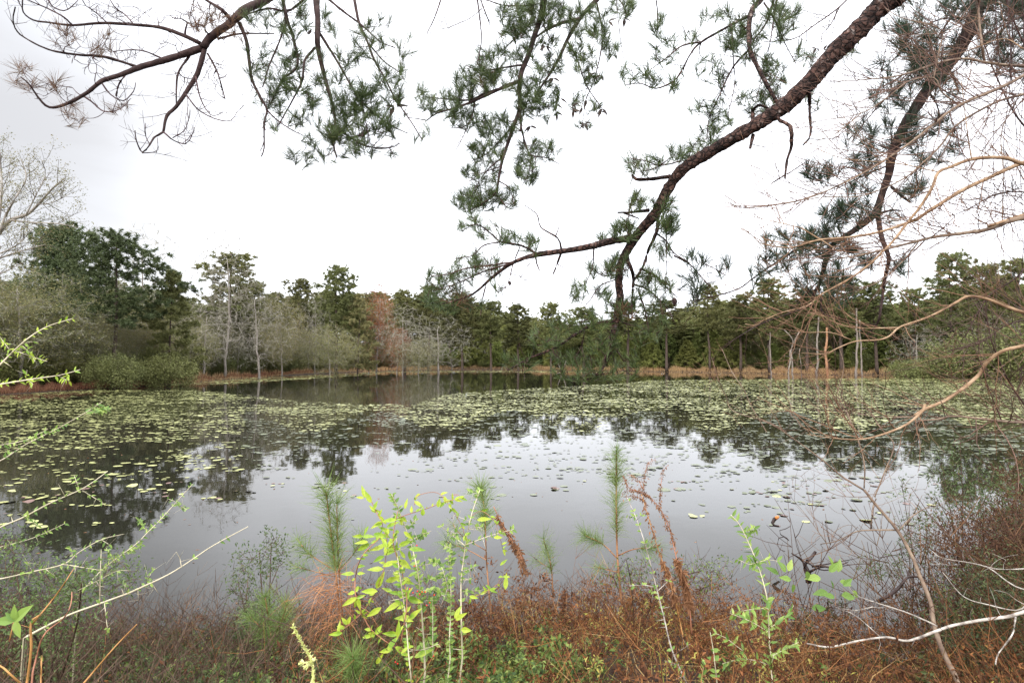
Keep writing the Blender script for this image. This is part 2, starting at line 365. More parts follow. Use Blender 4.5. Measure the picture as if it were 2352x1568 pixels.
def tufts(mb, tips, dirs, n, L, wd, spread=(15, 70), back=.08):
    m = len(tips)
    if m == 0: return
    B = np.repeat(tips, n, 0); D = np.repeat(dirs, n, 0); k = m*n
    B = B-D*(rng.random(k)**1.3*back)[:, None]
    r = rng.normal(size=(k, 3)); r -= (r*D).sum(1)[:, None]*D; r /= np.linalg.norm(r, axis=1)[:, None]+1e-9
    a = np.radians(rng.uniform(*spread, k))[:, None]
    dn = D*np.cos(a)+r*np.sin(a)
    sc = np.repeat(rng.uniform(.7, 1.15, m), n)*rng.uniform(.75, 1.1, k)
    bv = rng.normal(size=(k, 3))*.05; bv[:, 2] -= .05
    blades(mb, B, dn, L*sc, wd, bv)
def leaves(mb, pos, dirn, L, wd, fold=.25, rnd=.5):
    """folded diamond leaves"""
    n = len(pos)
    if n == 0: return
    d = dirn+rng.normal(size=(n, 3))*rnd; d /= np.linalg.norm(d, axis=1)[:, None]+1e-9
    up = np.array([0, 0, 1.])+rng.normal(size=(n, 3))*.5
    s = np.cross(d, up); s /= np.linalg.norm(s, axis=1)[:, None]+1e-9
    nn = np.cross(s, d)
    L = (np.broadcast_to(L, (n,))*rng.uniform(.6, 1.2, n))[:, None]; wd = (np.broadcast_to(wd, (n,))*rng.uniform(.7, 1.1, n))[:, None]
    V = np.stack([pos, pos+d*L*.45+s*wd/2+nn*fold*wd, pos+d*L, pos+d*L*.45-s*wd/2+nn*fold*wd], 1)
    i = np.arange(n)[:, None]*4
    mb.add(V.reshape(-1, 3), T=np.concatenate([i+np.array([[0, 1, 2]]), i+np.array([[0, 2, 3]])]))
def big_leaf(mb, pos, d, L, wd, nrm, droop=.15):
    """one broad leaf with midrib fold and a bent tip"""
    d = norm(d); s = norm(np.cross(d, nrm)); nn = np.cross(s, d)
    ts = np.array([0, .12, .32, .55, .8, 1.]); ws = np.array([.04, .6, 1., .86, .42, 0.])
    V = []
    for t, q in zip(ts, ws):
        c = pos+d*L*t-nn*droop*L*t*t
        V += [c-s*wd/2*q+nn*.16*wd*q, c, c+s*wd/2*q+nn*.16*wd*q]
    Q = []
    for i in range(5):
        for k in (0, 1): Q.append((i*3+k, i*3+k+1, i*3+k+4, i*3+k+3))
    mb.add(V, Q=Q)
def tubes(mb, polys, k=3, thr=None):
    for Q, r in polys: mb.tube(Q, r, k, cap=False)

def shoots(paths, n, Ln, r0, lvl=1, up=.25, ang=(22, 55), t0=.12, toward=None, taper=.45):
    """long springy shoots leaving the limbs at an acute angle and curving up"""
    out = []
    Ls = np.array([np.linalg.norm(np.diff(p, axis=0), axis=1).sum() for p, _ in paths]); pr = Ls/Ls.sum()
    for k in rng.choice(len(paths), n, p=pr):
        p, r = paths[k]; t = rng.uniform(t0, 1); i = min(int(t*(len(p)-1)), len(p)-2); a = p[i]; tg = norm(p[i+1]-p[i])
        q = rng.normal(size=3); q -= q@tg*tg; q = norm(q+np.array([0, -.0, up*1.5])); q -= q@tg*tg; q = norm(q)
        th = R(rng.uniform(*ang)); d_ = norm(tg*math.cos(th)+q*math.sin(th)); l_ = Ln*rng.uniform(.35, 1.1)*(1-.35*t)
        e = a+d_*l_+np.array([0, 0, up*l_*rng.uniform(0, .8)])+rng.normal(size=3)*.05*l_; c = a+d_*l_*.5+rng.normal(size=3)*.035*l_
        s_ = np.linspace(0, 1, 8)[:, None]; Q = (1-s_)**2*a+2*s_*(1-s_)*c+s_*s_*e
        Q[1:-1] += rng.normal(size=(6, 3))*.008*l_
        rb = min(r0*rng.uniform(.7, 1.2), r[i]*.8); out.append((Q, np.linspace(rb, rb*taper, 8)))
    if lvl > 0: out += shoots(out, n*2, Ln*.42, r0*.7, lvl-1, up, ang, .2)
    return out
# ---------------------------------------------------------------- far trees (prototypes, real size)
def ell(n, c, a, shell=.5):
    v = rng.normal(size=(n, 3)); v /= np.linalg.norm(v, axis=1)[:, None]
    return np.array(c)+v*np.array(a)*(rng.random(n)**(shell))[:, None]
def trunkpath(h, r, lean=.03, wig=.15):
    n = 14; t = np.linspace(0, 1, n)
    x = np.cumsum(rng.normal(size=n))*wig*h/60; y = np.cumsum(rng.normal(size=n))*wig*h/60
    x -= x[0]; y -= y[0]
    return np.stack([x+lean*h*t, y, t*h], 1), r*(1-t*.82)
protos = {}
def proto(kind, seed):
    global rng
    old = rng; rng = np.random.default_rng(seed)
    H = {'pine': 20, 'pine_dark': 14, 'young': 9, 'bare': 13, 'olive': 12, 'red': 14, 'shrub': 3, 'layer': 13, 'spread': 17}[kind]
    tr = MB(); cr = MB(); lf = None; crn = 'crown'
    tm, cm = M['f_trunk'], M['f_pine']; Wd = 6.
    if kind in ('pine', 'pine_dark', 'young', 'layer'):
        if kind == 'pine': lo, Wd, nl, nt_, L, wd = (.40, .52, .34, .46)[seed % 4], 7.5, (52, 38, 60, 46)[seed % 4], 13, .42, .075
        elif kind == 'pine_dark': lo, Wd, nl, nt_, L, wd = (.38, .42)[seed % 2], 10., (40, 78)[seed % 2], 18, .34, .05; cm = M['f_pine_dark']
        elif kind == 'young': lo, Wd, nl, nt_, L, wd = .05, 5.5, 60, 12, .40, .075; cm = M['f_young']
        else: lo, Wd, nl, nt_, L, wd = .15, 8., 56, 14, .40, .06; cm = M['f_olive'] if seed % 2 else M['f_pine']
        tp, rr = trunkpath(H*.96, H*.012, .01)
        c = []
        for i in range(nl):
            u_ = (i+.5)/nl; z = H*(lo+(.96-lo)*u_)
            if kind in ('young',): prof = (1-u_)**.75*(.55+.45*min(1, u_*6))
            elif kind == 'layer': prof = (1-u_)**.55*rng.uniform(.6, 1.1)
            else: prof = math.sqrt(max(.02, 1-((u_-.42)/.60)**2))*rng.uniform(.3, 1.05)
            a = i*2.4+rng.uniform(-.4, .4); rad_ = Wd/2*prof*rng.uniform(.65, 1.05)
            p = np.array([math.cos(a)*rad_, math.sin(a)*rad_, z+rad_*(.12 if kind != 'layer' else -.05)])
            c.append(p)
        tg = []
        for p in c:
            sz = .75 if kind in ('young', 'layer') else 1.0
            sz *= Wd/8
            tg.append(ell(nt_, p, (sz*1.1, sz*1.1, sz*(.85 if kind != 'layer' else .5)), .6)); 
            q = p*np.array([.55, .55, 1]); tg.append(ell(nt_//3, q, (sz*.8, sz*.8, sz*.4)))
        tg = np.vstack(tg); tg = tg[tg[:, 2] < H]
        polys, tips, dirs = net([(tp, rr)], tg, .012, bend=.2, curl=.02)
        tr.tube(tp, rr, 8); [tr.tube(Q, r, 4, False) for Q, r in polys if r[0] > .028]
        [cr.tube(Q, r, 3, False) for Q, r in polys if r[0] <= .028]
        tufts(cr, tips, norm_rows(dirs+np.array([0, 0, .5])), 28 if kind != 'pine_dark' else 34, L, wd, (10, 110), .3)
    elif kind in ('bare', 'olive', 'red', 'spread'):
        tm = M['f_trunk_pale'] if kind != 'spread' else M['f_trunk_pale']
        Wd = {'bare': 8., 'olive': 9., 'red': 5.5, 'spread': 15.}[kind]; cm = M['f_grey']
        tp, rr = trunkpath(H*.8, H*.011, rng.uniform(-.04, .04), .35)
        n = {'bare': 620, 'olive': 700, 'red': 500, 'spread': 1500}[kind]
        tg = ell(n, (tp[-1, 0]*.6, 0, H*(.56 if kind != 'spread' else .58)), (Wd/2, Wd/2, H*.44 if kind != 'spread' else H*.40), .45)
        tg = tg[(tg[:, 2] > H*.08)]
        tg = tg[rng.random(len(tg)) < .35+.65*(np.sin(tg[:, 0]*1.7+1)*np.cos(tg[:, 1]*1.9)*np.sin(tg[:, 2]*1.3) > -.15)]
        polys, tips, dirs = net([(tp, rr)], tg, (.014 if kind != 'spread' else .010), bend=.45, curl=-.05)
        tr.tube(tp, rr, 8); [tr.tube(Q, r, 4, False) for Q, r in polys if r[0] > .03]
        [cr.tube(Q, r, 3, False) for Q, r in polys if r[0] <= .03]
        # twiglets
        k = 5; B = np.repeat(tips, k, 0); D = norm_rows(np.repeat(dirs, k, 0)+rng.normal(size=(len(tips)*k, 3))*.55)
        blades(cr, B-D*.1, D, rng.uniform(.35, 1.0, len(B)), .024 if kind != 'spread' else .02)
        if kind != 'bare':
            lf = MB(); m = {'olive': 26, 'red': 24, 'spread': 5}[kind]
            B = np.repeat(tips, m, 0); B = B+rng.normal(size=B.shape)*(.32 if kind != 'spread' else .16)
            leaves(lf, B, rng.normal(size=B.shape), .15 if kind != 'spread' else .15, .085, rnd=.3)
            lm = {'olive': M['f_olive'], 'red': M['f_red'], 'spread': M['f_olive']}[kind]
    else:
        Wd = 4.; paths = []
        for i in range(6):
            a = i*1.05+rng.uniform(-.2, .2); q = np.array([[0, 0, 0], [math.cos(a)*.5, math.sin(a)*.5, 1.0], [math.cos(a)*1.1, math.sin(a)*1.1, 2.1]])
            paths.append((catmull(q, .2), np.linspace(.03, .012, len(catmull(q, .2)))))
        tg = ell(330, (0, 0, 1.45), (Wd/2, Wd/2, 1.5), .4); tg = tg[tg[:, 2] > .1]
        polys, tips, dirs = net(paths, tg, .006)
        for p, r in paths: tr.tube(p, r, 5)
        [tr.tube(Q, r, 3, False) for Q, r in polys]
        B = np.repeat(tips, 26, 0); B = B+rng.normal(size=B.shape)*.17
        leaves(cr, B, rng.normal(size=B.shape), .14, .075, rnd=.3); cm = M['f_shrub']
    root = bpy.data.objects.new({'pine': 'pine_tree', 'pine_dark': 'pine_tree', 'young': 'young_pine', 'bare': 'bare_tree', 'olive': 'autumn_tree', 'red': 'red_tree', 'shrub': 'shrub', 'layer': 'pine_tree', 'spread': 'spreading_tree'}[kind], None)
    COL.objects.link(root); root.empty_display_size = .5
    tr.build('trunk' if kind != 'shrub' else 'stems', tm, root, True)
    cr.build('crown' if lf is None else 'twigs', cm, root)
    if lf is not None: lf.build('crown', lm, root)
    rng = old
    return root, H, Wd
def norm_rows(v): return v/(np.linalg.norm(v, axis=1)[:, None]+1e-9)
NV = {'pine': 4, 'pine_dark': 2, 'young': 3, 'bare': 3, 'olive': 3, 'red': 1, 'shrub': 3, 'layer': 2, 'spread': 1}
for k, nv in NV.items():
    protos[k] = [proto(k, 100+7*i+len(k)) + ([0],) for i in range(nv)]
KIDS = {}
for k in protos:
    for r_, H_, W_, u_ in protos[k]: KIDS[r_.name] = [x for x in r_.children]
def put(kind, x, y, h, wd, label, cat, group=None, var=None, rot=None, z=None):
    lst = protos[kind]; k = rng.integers(len(lst)) if var is None else var % len(lst)
    root, H, Wd, used = lst[k]
    if used[0] == 0: o = root; used[0] = 1
    else:
        o = root.copy(); COL.objects.link(o)
        for ch in KIDS[root.name]:
            c = ch.copy(); COL.objects.link(c); c.parent = o
    o.location = (x, y, (gz1(x, y) if z is None else z)-.08)
    o.rotation_euler = (0, 0, rng.uniform(0, 6.28) if rot is None else rot)
    o.scale = (wd/Wd, wd/Wd, h/H)
    o['label'] = label; o['category'] = cat
    if group: o['group'] = group
    elif 'group' in o.keys(): del o['group']
    return o
def tree(kind, px, d, top, wpx, label, cat=None, group=None, var=None, rot=None):
    p = P(px, top, d); z = gz1(p[0], d)
    cat = cat or {'pine': 'pine tree', 'pine_dark': 'pine tree', 'young': 'pine tree', 'layer': 'tree', 'shrub': 'shrub'}.get(kind, 'tree')
    return put(kind, p[0], d, p[2]-z, wpx*d/F, label, cat, group, var, rot, z)
TREES = [
 ('pine_dark', 142, 57, 514, 205, 'dark pine with a ragged open top left of the broad round pine', None, 0),
 ('pine_dark', 268, 52, 528, 320, 'broad dark green pine with a round crown on the left shore', None, 1),
 ('olive', 55, 45, 605, 330, 'low grey and yellow leaved tree under the tall bare tree at left'),
 ('bare', 335, 68, 505, 190, 'bare pinkish tree showing above and behind the round dark pine'),
 ('bare', 215, 72, 512, 150, 'bare tree poking up between the two dark pines at left'),
 ('layer', 395, 56, 610, 150, 'yellow green tree against the right side of the round dark pine'),
 ('olive', 175, 50, 690, 200, 'orange tinged small tree leaning out below the dark pines'),
 ('pine', 532, 80, 572, 165, 'brown tinged pine with a thin crown behind the tallest bare tree'),
 ('bare', 522, 72, 528, 175, 'tall pale bare tree standing alone above the left centre shore'),
 ('bare', 600, 74, 640, 170, 'grey bare tree with low spreading twigs right of the tall pale bare tree'),
 ('bare', 470, 68, 690, 150, 'low grey bare tree below the tall pale bare tree'),
 ('pine', 585, 98, 640, 110, 'dark pine just behind the grey bare trees, left of the olive tree'),
 ('olive', 650, 84, 672, 120, 'tall olive yellow tree on the shore left of centre'),
 ('pine', 690, 104, 634, 95, 'dark pine top rising behind the olive yellow tree'),
 ('bare', 725, 92, 668, 80, 'thin bare tree between the olive tree and the round topped pine'),
 ('pine', 775, 97, 604, 118, 'round topped tall pine standing above its neighbours left of centre'),
 ('layer', 822, 98, 668, 110, 'layered green tree right of the round topped pine'),
 ('olive', 760, 88, 740, 150, 'low olive tree at the foot of the round topped pine'),
 ('red', 866, 104, 640, 75, 'red leaved tree with thin pale trunk'),
 ('bare', 925, 100, 690, 130, 'grey bare tree just right of the red leaved tree'),
 ('red', 912, 101, 748, 60, 'small orange red tree low beside the grey bare tree'),
 ('pine', 930, 116, 660, 100, 'green pine top right of the red leaved tree'),
 ('pine', 985, 118, 648, 100, 'green pine behind the tip of the hanging bough'),
 ('bare', 1010, 104, 720, 160, 'wide grey bare tree at the water left of the young pines'),
 ('olive', 960, 99, 770, 110, 'low greyish olive shrubby tree beside the dead stick'),
 ('pine', 1062, 122, 668, 110, 'dark pine at centre left beneath the hanging bough'),
 ('pine', 1128, 120, 686, 100, 'rounded dark pine just left of the centre gap'),
 ('pine', 1190, 124, 694, 100, 'dark pine in the middle of the far shore'),
 ('pine', 1265, 120, 690, 90, 'pale green pine top in the middle of the far shore'),
 ('pine', 1340, 118, 702, 120, 'dark pine left of the low hanging limb'),
 ('pine', 1440, 116, 690, 130, 'green pine directly behind the low hanging limb'),
 ('pine', 1530, 112, 684, 120, 'green pine just right of the low hanging limb'),
 ('pine', 1628, 108, 648, 90, 'tall narrow pine right of the hanging limb'),
 ('pine', 1700, 104, 672, 110, 'pine beside the tall narrow pine, on its right'),
 ('pine', 1765, 99, 634, 130, 'tall dense pine left of the dead trunks in the water'),
 ('pine', 1850, 95, 655, 120, 'pine behind the forked dead trunk'),
 ('pine', 1930, 92, 632, 150, 'broad yellow green pine behind the orange dead trunk'),
 ('pine', 2010, 90, 640, 130, 'broad pine behind the tallest grey dead trunk'),
 ('pine', 2095, 90, 655, 90, 'slim pine in front of the gap in the right treeline'),
 ('pine', 2185, 82, 572, 130, 'tall open topped pine near the right edge'),
 ('pine', 2262, 80, 600, 120, 'tall pine second from the right edge'),
 ('pine', 2335, 76, 585, 130, 'tall pine cut off by the right edge'),
 ('bare', 2110, 80, 738, 130, 'pale grey bare tree on the right shore'),
 ('bare', 2290, 76, 720, 150, 'bare tree before the dark evergreens at the right edge'),
]
for t_ in TREES:
    kind, px, d, top, wpx, lab = t_[:6]
    cat = t_[6] if len(t_) > 6 else None; var = t_[7] if len(t_) > 7 else None; rot = t_[8] if len(t_) > 8 else None
    tree(kind, px, d, top, wpx, lab, cat, None, var, rot)
D_ = lambda *p: trace('d', *p)
lt = [D_([(-320, 1300), (-250, 1000), (-150, 800), (-60, 640), (0, 545), (60, 480), (150, 450), (220, 390), (290, 310), (370, 240)], 22, 2.2, 39, 39), D_([(0, 545), (30, 460), (90, 350), (150, 240), (120, 130)], 6, 1.8, 39, 38), D_([(-60, 640), (-10, 480), (10, 300), (0, 90)], 8, 2, 39, 40), D_([(60, 480), (200, 495), (330, 500), (450, 525)], 4, 1.5, 39, 38),
 D_([(-170, 830), (-40, 720), (50, 680), (150, 650), (260, 620)], 6, 1.6, 39, 40), D_([(-80, 680), (0, 670), (100, 620), (190, 530)], 4, 1.6, 39, 38), D_([(150, 450), (200, 350), (260, 220), (240, 140)], 3.4, 1.5, 39, 39), D_([(-150, 800), (-200, 500), (-150, 200), (-60, 60)], 9, 2, 39, 41), D_([(220, 390), (300, 380), (400, 330)], 2.6, 1.4, 39, 39), D_([(-200, 900), (-60, 820), (60, 760), (140, 720)], 5, 1.6, 39, 40)]
lb0 = lt[0][0][0].copy(); lt[0][0][0][2] = gz1(lb0[0], lb0[1]) - .1
t_ = thing('spreading_tree', lt[0][0][0], 'tall spreading bare tree with sparse brown leaves at the left edge', 'tree'); l_ = lt[0][0][0]
mb = MB(); [mb.tube(p, r, 7) for p, r in lt]; mb.build('trunk', M['f_trunk_pale'], t_, True, origin=l_)
shs = shoots(lt[1:]+[(lt[0][0][20:], lt[0][1][20:])], 200, 2.6, .022, 1, .25, (20, 60), .2)
mb = MB(); tubes(mb, shs, 3); mb.build('twigs', M['f_grey_dark'], t_, True, origin=l_)
B = np.array([q[0][-1] for q in shs]); B = np.repeat(B, 9, 0)+rng.normal(size=(len(B)*9, 3))*.17; lb = MB(); leaves(lb, B, rng.normal(size=B.shape), .13, .07, rnd=.3); lb.build('crown', M['f_olive'], t_, origin=l_)
# the wood behind: rows of pines following the shore
def shoreD(px): return np.interp(px, [q[0] for q in far_px], [q[1] for q in far_w])
def topline(px): return np.interp(px, [-300, 0, 60, 150, 300, 420, 450, 600, 800, 1000, 1200, 1350, 1500, 1700, 1850, 2080, 2110, 2200, 2352, 2700],
                                  [560, 620, 640, 640, 640, 665, 690, 662, 668, 672, 722, 730, 712, 680, 672, 680, 690, 640, 640, 600])
def where(px):
    return ('at the far left' if px < 300 else 'left of the round topped pine' if px < 760 else 'between the red tree and the middle' if px < 1150 else 'behind the hanging pine limb' if px < 1500 else 'left of the dead trunks' if px < 1760 else 'behind the dead trunks' if px < 2020 else 'at the far right')
for row, (dd, step, extra) in enumerate([(13, 40, 24), (21, 46, 10), (32, 52, 2), (48, 60, 0)]):
    px = -330 + row*17
    while px < 2700:
        x_ = px+rng.uniform(-12, 12); D = shoreD(x_)+dd+rng.uniform(-3, 3)
        top = topline(x_)+extra+rng.uniform(-4, 22)
        r = rng.random()
        left = x_ < 700
        if row == 0 and r < (.5 if left else .12):
            tree('olive', x_, D, top+35, 100, 'dull olive leafed tree in the wood '+where(x_), 'tree', 'leafy trees in the wood '+where(x_))
        elif row == 0 and r < (.62 if left else .2):
            tree('bare', x_, D, top+20, 100, 'grey bare tree in the wood '+where(x_), 'tree', 'bare trees in the wood '+where(x_))
        else:
            tree('pine', x_, D, top, rng.uniform(85, 125), 'dark green pine in the '+('front' if row < 2 else 'rear')+' of the wood '+where(x_), 'pine tree', 'pines in the '+('front' if row < 2 else 'rear')+' of the wood '+where(x_))
        px += step
# young pines and thickets on the shore
px = -260
while px < 2650:
    x_ = px+rng.uniform(-10, 10); D = shoreD(x_)+rng.uniform(5, 10)
    sc_ = F/D
    if x_ > 1020 and rng.random() < (.95 if x_ < 1720 else .3):
        h_ = rng.uniform(5, 8.) if x_ < 1720 else rng.uniform(3, 5)
        top = 835-h_*sc_
        tree('young', x_, D, top, rng.uniform(4, 6)*sc_, 'bushy light green young pine on the shore '+where(x_), 'pine tree', 'young pines on the shore '+where(x_))
    elif x_ < 1020 and rng.random() < .9:
        k_ = 'olive' if rng.random() < .68 else 'bare'
        tree(k_, x_, D, 835-rng.uniform(4, 7)*sc_, rng.uniform(5, 7)*sc_, 'low %s on the shore ' % ('olive leaved tree' if k_ == 'olive' else 'grey bare tree')+where(x_), 'tree', 'low %s trees on the shore ' % k_+where(x_))
    if x_ > 1020:
        D2 = D+rng.uniform(5, 8); h_ = rng.uniform(7.5, 11); tree('young', x_+rng.uniform(10, 26), D2, 835-h_*F/D2, rng.uniform(4.5, 7)*F/D2, 'taller bushy green pine behind the young pines '+where(x_), 'pine tree', 'taller young pines '+where(x_))
    px += 30
px = -260
while px < 2650:
    x_ = px+rng.uniform(-8, 8); D = shoreD(x_)+rng.uniform(3.2, 9)
    if x_ > 420: D += 3
    h_ = rng.uniform(2., 3.8); p = P(x_, 830, D)
    put('shrub', p[0], D, h_, rng.uniform(3.2, 5.5), 'dark green shrub in the thicket along the water '+where(x_), 'shrub', 'shrubs along the water '+where(x_))
    px += 24
for row in (0, 1):
    px = -260
    while px < 2650:
        x_ = px+rng.uniform(-8, 8); D = shoreD(x_)+16+row*16+rng.uniform(-3, 3); p = P(x_, 830, D)
        put('shrub', p[0], D, rng.uniform(5.5, 9.), rng.uniform(6, 9), 'dark undergrowth bush between the trunks of the wood '+where(x_), 'shrub', 'undergrowth in the wood '+where(x_))
        px += 40
for px_, d_, top_, w_, l_ in [(265, 48, 808, 120, 'dark rounded evergreen shrub at the water below the round dark pine'), (380, 53, 812, 130, 'dark shrub at the water right of the rounded evergreen shrub'),
                        (2110, 78, 822, 130, 'low dark shrub at the water on the right shore'), (2240, 74, 760, 200, 'tall dark evergreen thicket near the right edge'), (2360, 70, 740, 220, 'dark evergreen thicket cut off by the right edge')]:
    tree('shrub', px_, d_, top_, w_, l_)

# ---------------------------------------------------------------- marsh grass along the far shore
def strip_grass(name, x0, x1, n, hh, cmat, label, d0=.2, d1=6, wd=.045, dens=None):
    mb = MB(); xs = rng.uniform(x0, x1, n)
    if dens is not None: xs = xs[rng.random(n) < dens(xs)]
    n = len(xs); D = shoreD(xs)+rng.uniform(d0, d1, n)
    X = (xs-1176)/F*D*1.0; Z = gz(X, D)
    hgt = rng.uniform(.5, 1, n)*hh*(.65+.35*np.sin(xs*.05)*np.sin(xs*.13+1))
    dn = norm_rows(np.stack([rng.normal(size=n)*.16, rng.normal(size=n)*.16, np.ones(n)], 1))
    bv = np.stack([rng.normal(size=n)*.15, rng.normal(size=n)*.15, -.05*np.ones(n)], 1)
    blades(mb, np.stack([X, D, Z-.03], 1), dn, hgt, wd, bv)
    o = mb.build(name, cmat); tag(o, label, 'grass', kind='stuff'); return o
M['sedge'] = mat('orange_sedge', [(.20, .12, .06), (.38, .23, .11), (.50, .34, .18), (.30, .25, .12)], .8, .3, nscale=.12)
M['sedge_brown'] = mat('brown_sedge', [(.14, .06, .04), (.26, .12, .07), (.30, .20, .10)], .8, .3, nscale=.12)
strip_grass('marsh_grass', 430, 2500, 46000, 1.5, M['sedge'], 'orange tan marsh grass along the far shore', dens=lambda x: .12+.88*np.clip((x-700)/500, 0, 1)*np.clip(.35+.5*(np.sin(x*.021)+np.sin(x*.0137+2)+.6*np.sin(x*.11)), .12, 1))
strip_grass('bank_grass', -300, 760, 26000, .8, M['sedge_brown'], 'reddish brown low grass along the left shore', d1=4, wd=.035)
strip_grass('reed_fringe', 400, 2500, 9000, .5, M['sedge'], 'short tan grass stubble at the far water edge', d0=-1.4, d1=.4, wd=.03)

# ---------------------------------------------------------------- dead trunks standing in the water
def snag(px, base, top, w0, w1, label, m='snag', mids=(), fork=None):
    b0 = W(px, base); d = b0[1]
    pts = [(px, base+3)]+list(mids)+[top]
    P3, r = trace('m', pts, w0*.66, w1*.6, d, d, step=8, wob=0.002); P3[1:, 0] += .09*np.cumsum(rng.normal(size=len(P3)-1))*.5
    P3[0, 2] = -.5
    r = r*(1+.12*rng.normal(size=len(r)))
    t = thing('dead_tree', (b0[0], d, 0), label, 'dead tree')
    mb = MB(); mb.tube(P3, r, 8); mb.build('trunk', M[m], t, True, origin=(b0[0], d, 0))
    mb = MB(); nb = 0
    for k in range(4):
        i = rng.integers(len(P3)//3, len(P3)); s = rng.choice([-1, 1]); q = P3[i]
        e = q+np.array([s*rng.uniform(.25, .8), rng.uniform(-.3, .3), rng.uniform(.1, .5)])
        mb.tube([q, (q+e)/2+np.array([0, 0, -.06]), e], [r[i]*.35, r[i]*.25, r[i]*.12], 4)
    if fork: 
        P4, r4 = trace('m', fork, w0*.6, w1*.7, d, d, step=8, wob=.002); mb.tube(P4, r4, 6)
    mb.build('branch_stubs', M[m], t, True, origin=(b0[0], d, 0))
snag(1771, 863, (1765, 763), 5, 2.5, 'thin grey dead trunk standing leftmost of the dead trunks in the water')
snag(1813, 880, (1810, 803), 5.5, 4.5, 'short pale broken trunk beside the forked dead trunk')
snag(1821, 871, (1803, 758), 6, 3.5, 'forked crooked pale dead trunk in the water', mids=[(1818, 807), (1823, 782)], fork=[(1822, 790), (1832, 770), (1836, 762)])
snag(1842, 862, (1838, 800), 2.5, 1.5, 'thin grey stick right of the forked dead trunk')
snag(1876, 866, (1879, 728), 7, 5, 'tall pink brown dead trunk left of the orange crooked one')
snag(1901, 863, (1898, 752), 9, 6, 'orange brown crooked dead trunk in the water', 'snag_orange', mids=[(1899, 830), (1896, 800), (1900, 780)])
snag(1966, 866, (1968, 708), 8, 4.5, 'tallest grey dead trunk, left of a close pair')
snag(1980, 864, (1976, 735), 6, 3.5, 'slimmer grey dead trunk, right of a close pair')
snag(2163, 866, (2160, 800), 3, 2, 'thin dead stick in the water near the right shore')
snag(1038, 850, (1037, 822), 3, 2.4, 'short pale dead stick standing at the far shore left of centre')
snag(985, 848, (988, 838), 2, 1.6, 'tiny pale forked dead branch in the water by the far shore', fork=[(985, 846), (990, 840), (994, 844)])
snag(1205, 856, (1203, 838), 3, 2, 'short dark stick at the water edge near the middle', 'drift')
snag(1290, 858, (1300, 828), 5, 1.5, 'pale splintered stump under the hanging limb', mids=[(1293, 850)], fork=[(1290, 855), (1284, 840), (1281, 832)])

# ---------------------------------------------------------------- lily pads
def ymap(px, pts): return np.interp(px, [p[0] for p in pts], [p[1] for p in pts])
back = [(0, 894), (450, 897), (560, 908), (700, 922), (950, 930), (1020, 908), (1060, 902), (1250, 890), (1450, 879), (1500, 873), (1900, 869), (2352, 867)]
front = [(0, 1030), (250, 1030), (400, 1010), (600, 985), (800, 965), (1000, 955), (1200, 945), (1500, 942), (1800, 970), (2000, 990), (2352, 1010)]
fade = [(0, 1190), (300, 1190), (450, 1150), (600, 1110), (900, 1070), (1200, 1050), (1500, 1045), (1800, 1090), (2352, 1120)]
def paddens(x, y):
    b = ymap(x, back); f = ymap(x, front); e = ymap(x, fade)
    d = np.where((y > b) & (y < f), 1., 0.)
    d = np.where((y >= f) & (y < e), (1-(y-f)/(e-f+1e-6))**1.3, d)
    wind = .5+.5*np.sin(x*.011+y*.05)*np.sin(x*.023-y*.08+1)
    d *= np.where(y > 905, .45+.55*wind, 1.)
    # thinner, dark lane behind the left field and the bright strips by the far shore
    s1 = (x > 380) & (x < 870) & (y > ymap(x, [(380, 878), (870, 853.5)])) & (y < ymap(x, [(380, 886), (560, 880), (870, 859)]))
    s2 = (x >= 850) & (x < 1460) & (y > 850.5) & (y < 856)
    d = np.where(s1, 1.3, d); d = np.where(s2, 1.0, d)
    sp = (y > 970) & (y < 1210) & (x > 380) & (x < 2150)
    d = np.where(sp, np.maximum(d, .62*(1-(y-1000)/240)*(.3+.7*np.clip((x-900)/500, 0, 1))), d)
    lf_ = (x < 420) & (y > 1080) & (y < 1320); d = np.where(lf_, np.maximum(d, .10), d)
    return d
NP = 420000
Yw = rng.uniform(130**-.9, 8**-.9, NP)**(-1/.9)   # more samples near, weighted back below
Xw = (rng.uniform(-250, 2600, NP)-1176)/F*Yw
# clump centres jittered so pads gather in rafts
cxy = np.round(np.stack([Xw/1.1, Yw/.9], 1)+rng.normal(size=(NP, 2))*.45)
hsh = np.abs(np.sin(cxy[:, 0]*12.9898+cxy[:, 1]*78.233)*43758.5453) % 1
px_, py_ = proj(np.stack([Xw, Yw, 0*Xw], 1))
dens = paddens(px_, py_)
cell = 1/(2850/F*Yw*(130**-.1))  # sample density correction
cf_ = np.round(np.stack([Xw/3.2, Yw/2.2], 1)+rng.normal(size=(NP, 2))*.38); hf_ = np.abs(np.sin(cf_[:, 0]*12.9898+cf_[:, 1]*78.233)*43758.5453) % 1
keep_p = dens*np.where(Yw > 22, .3+.8*(hf_ > .36), .8*(hsh > .34)+.12)
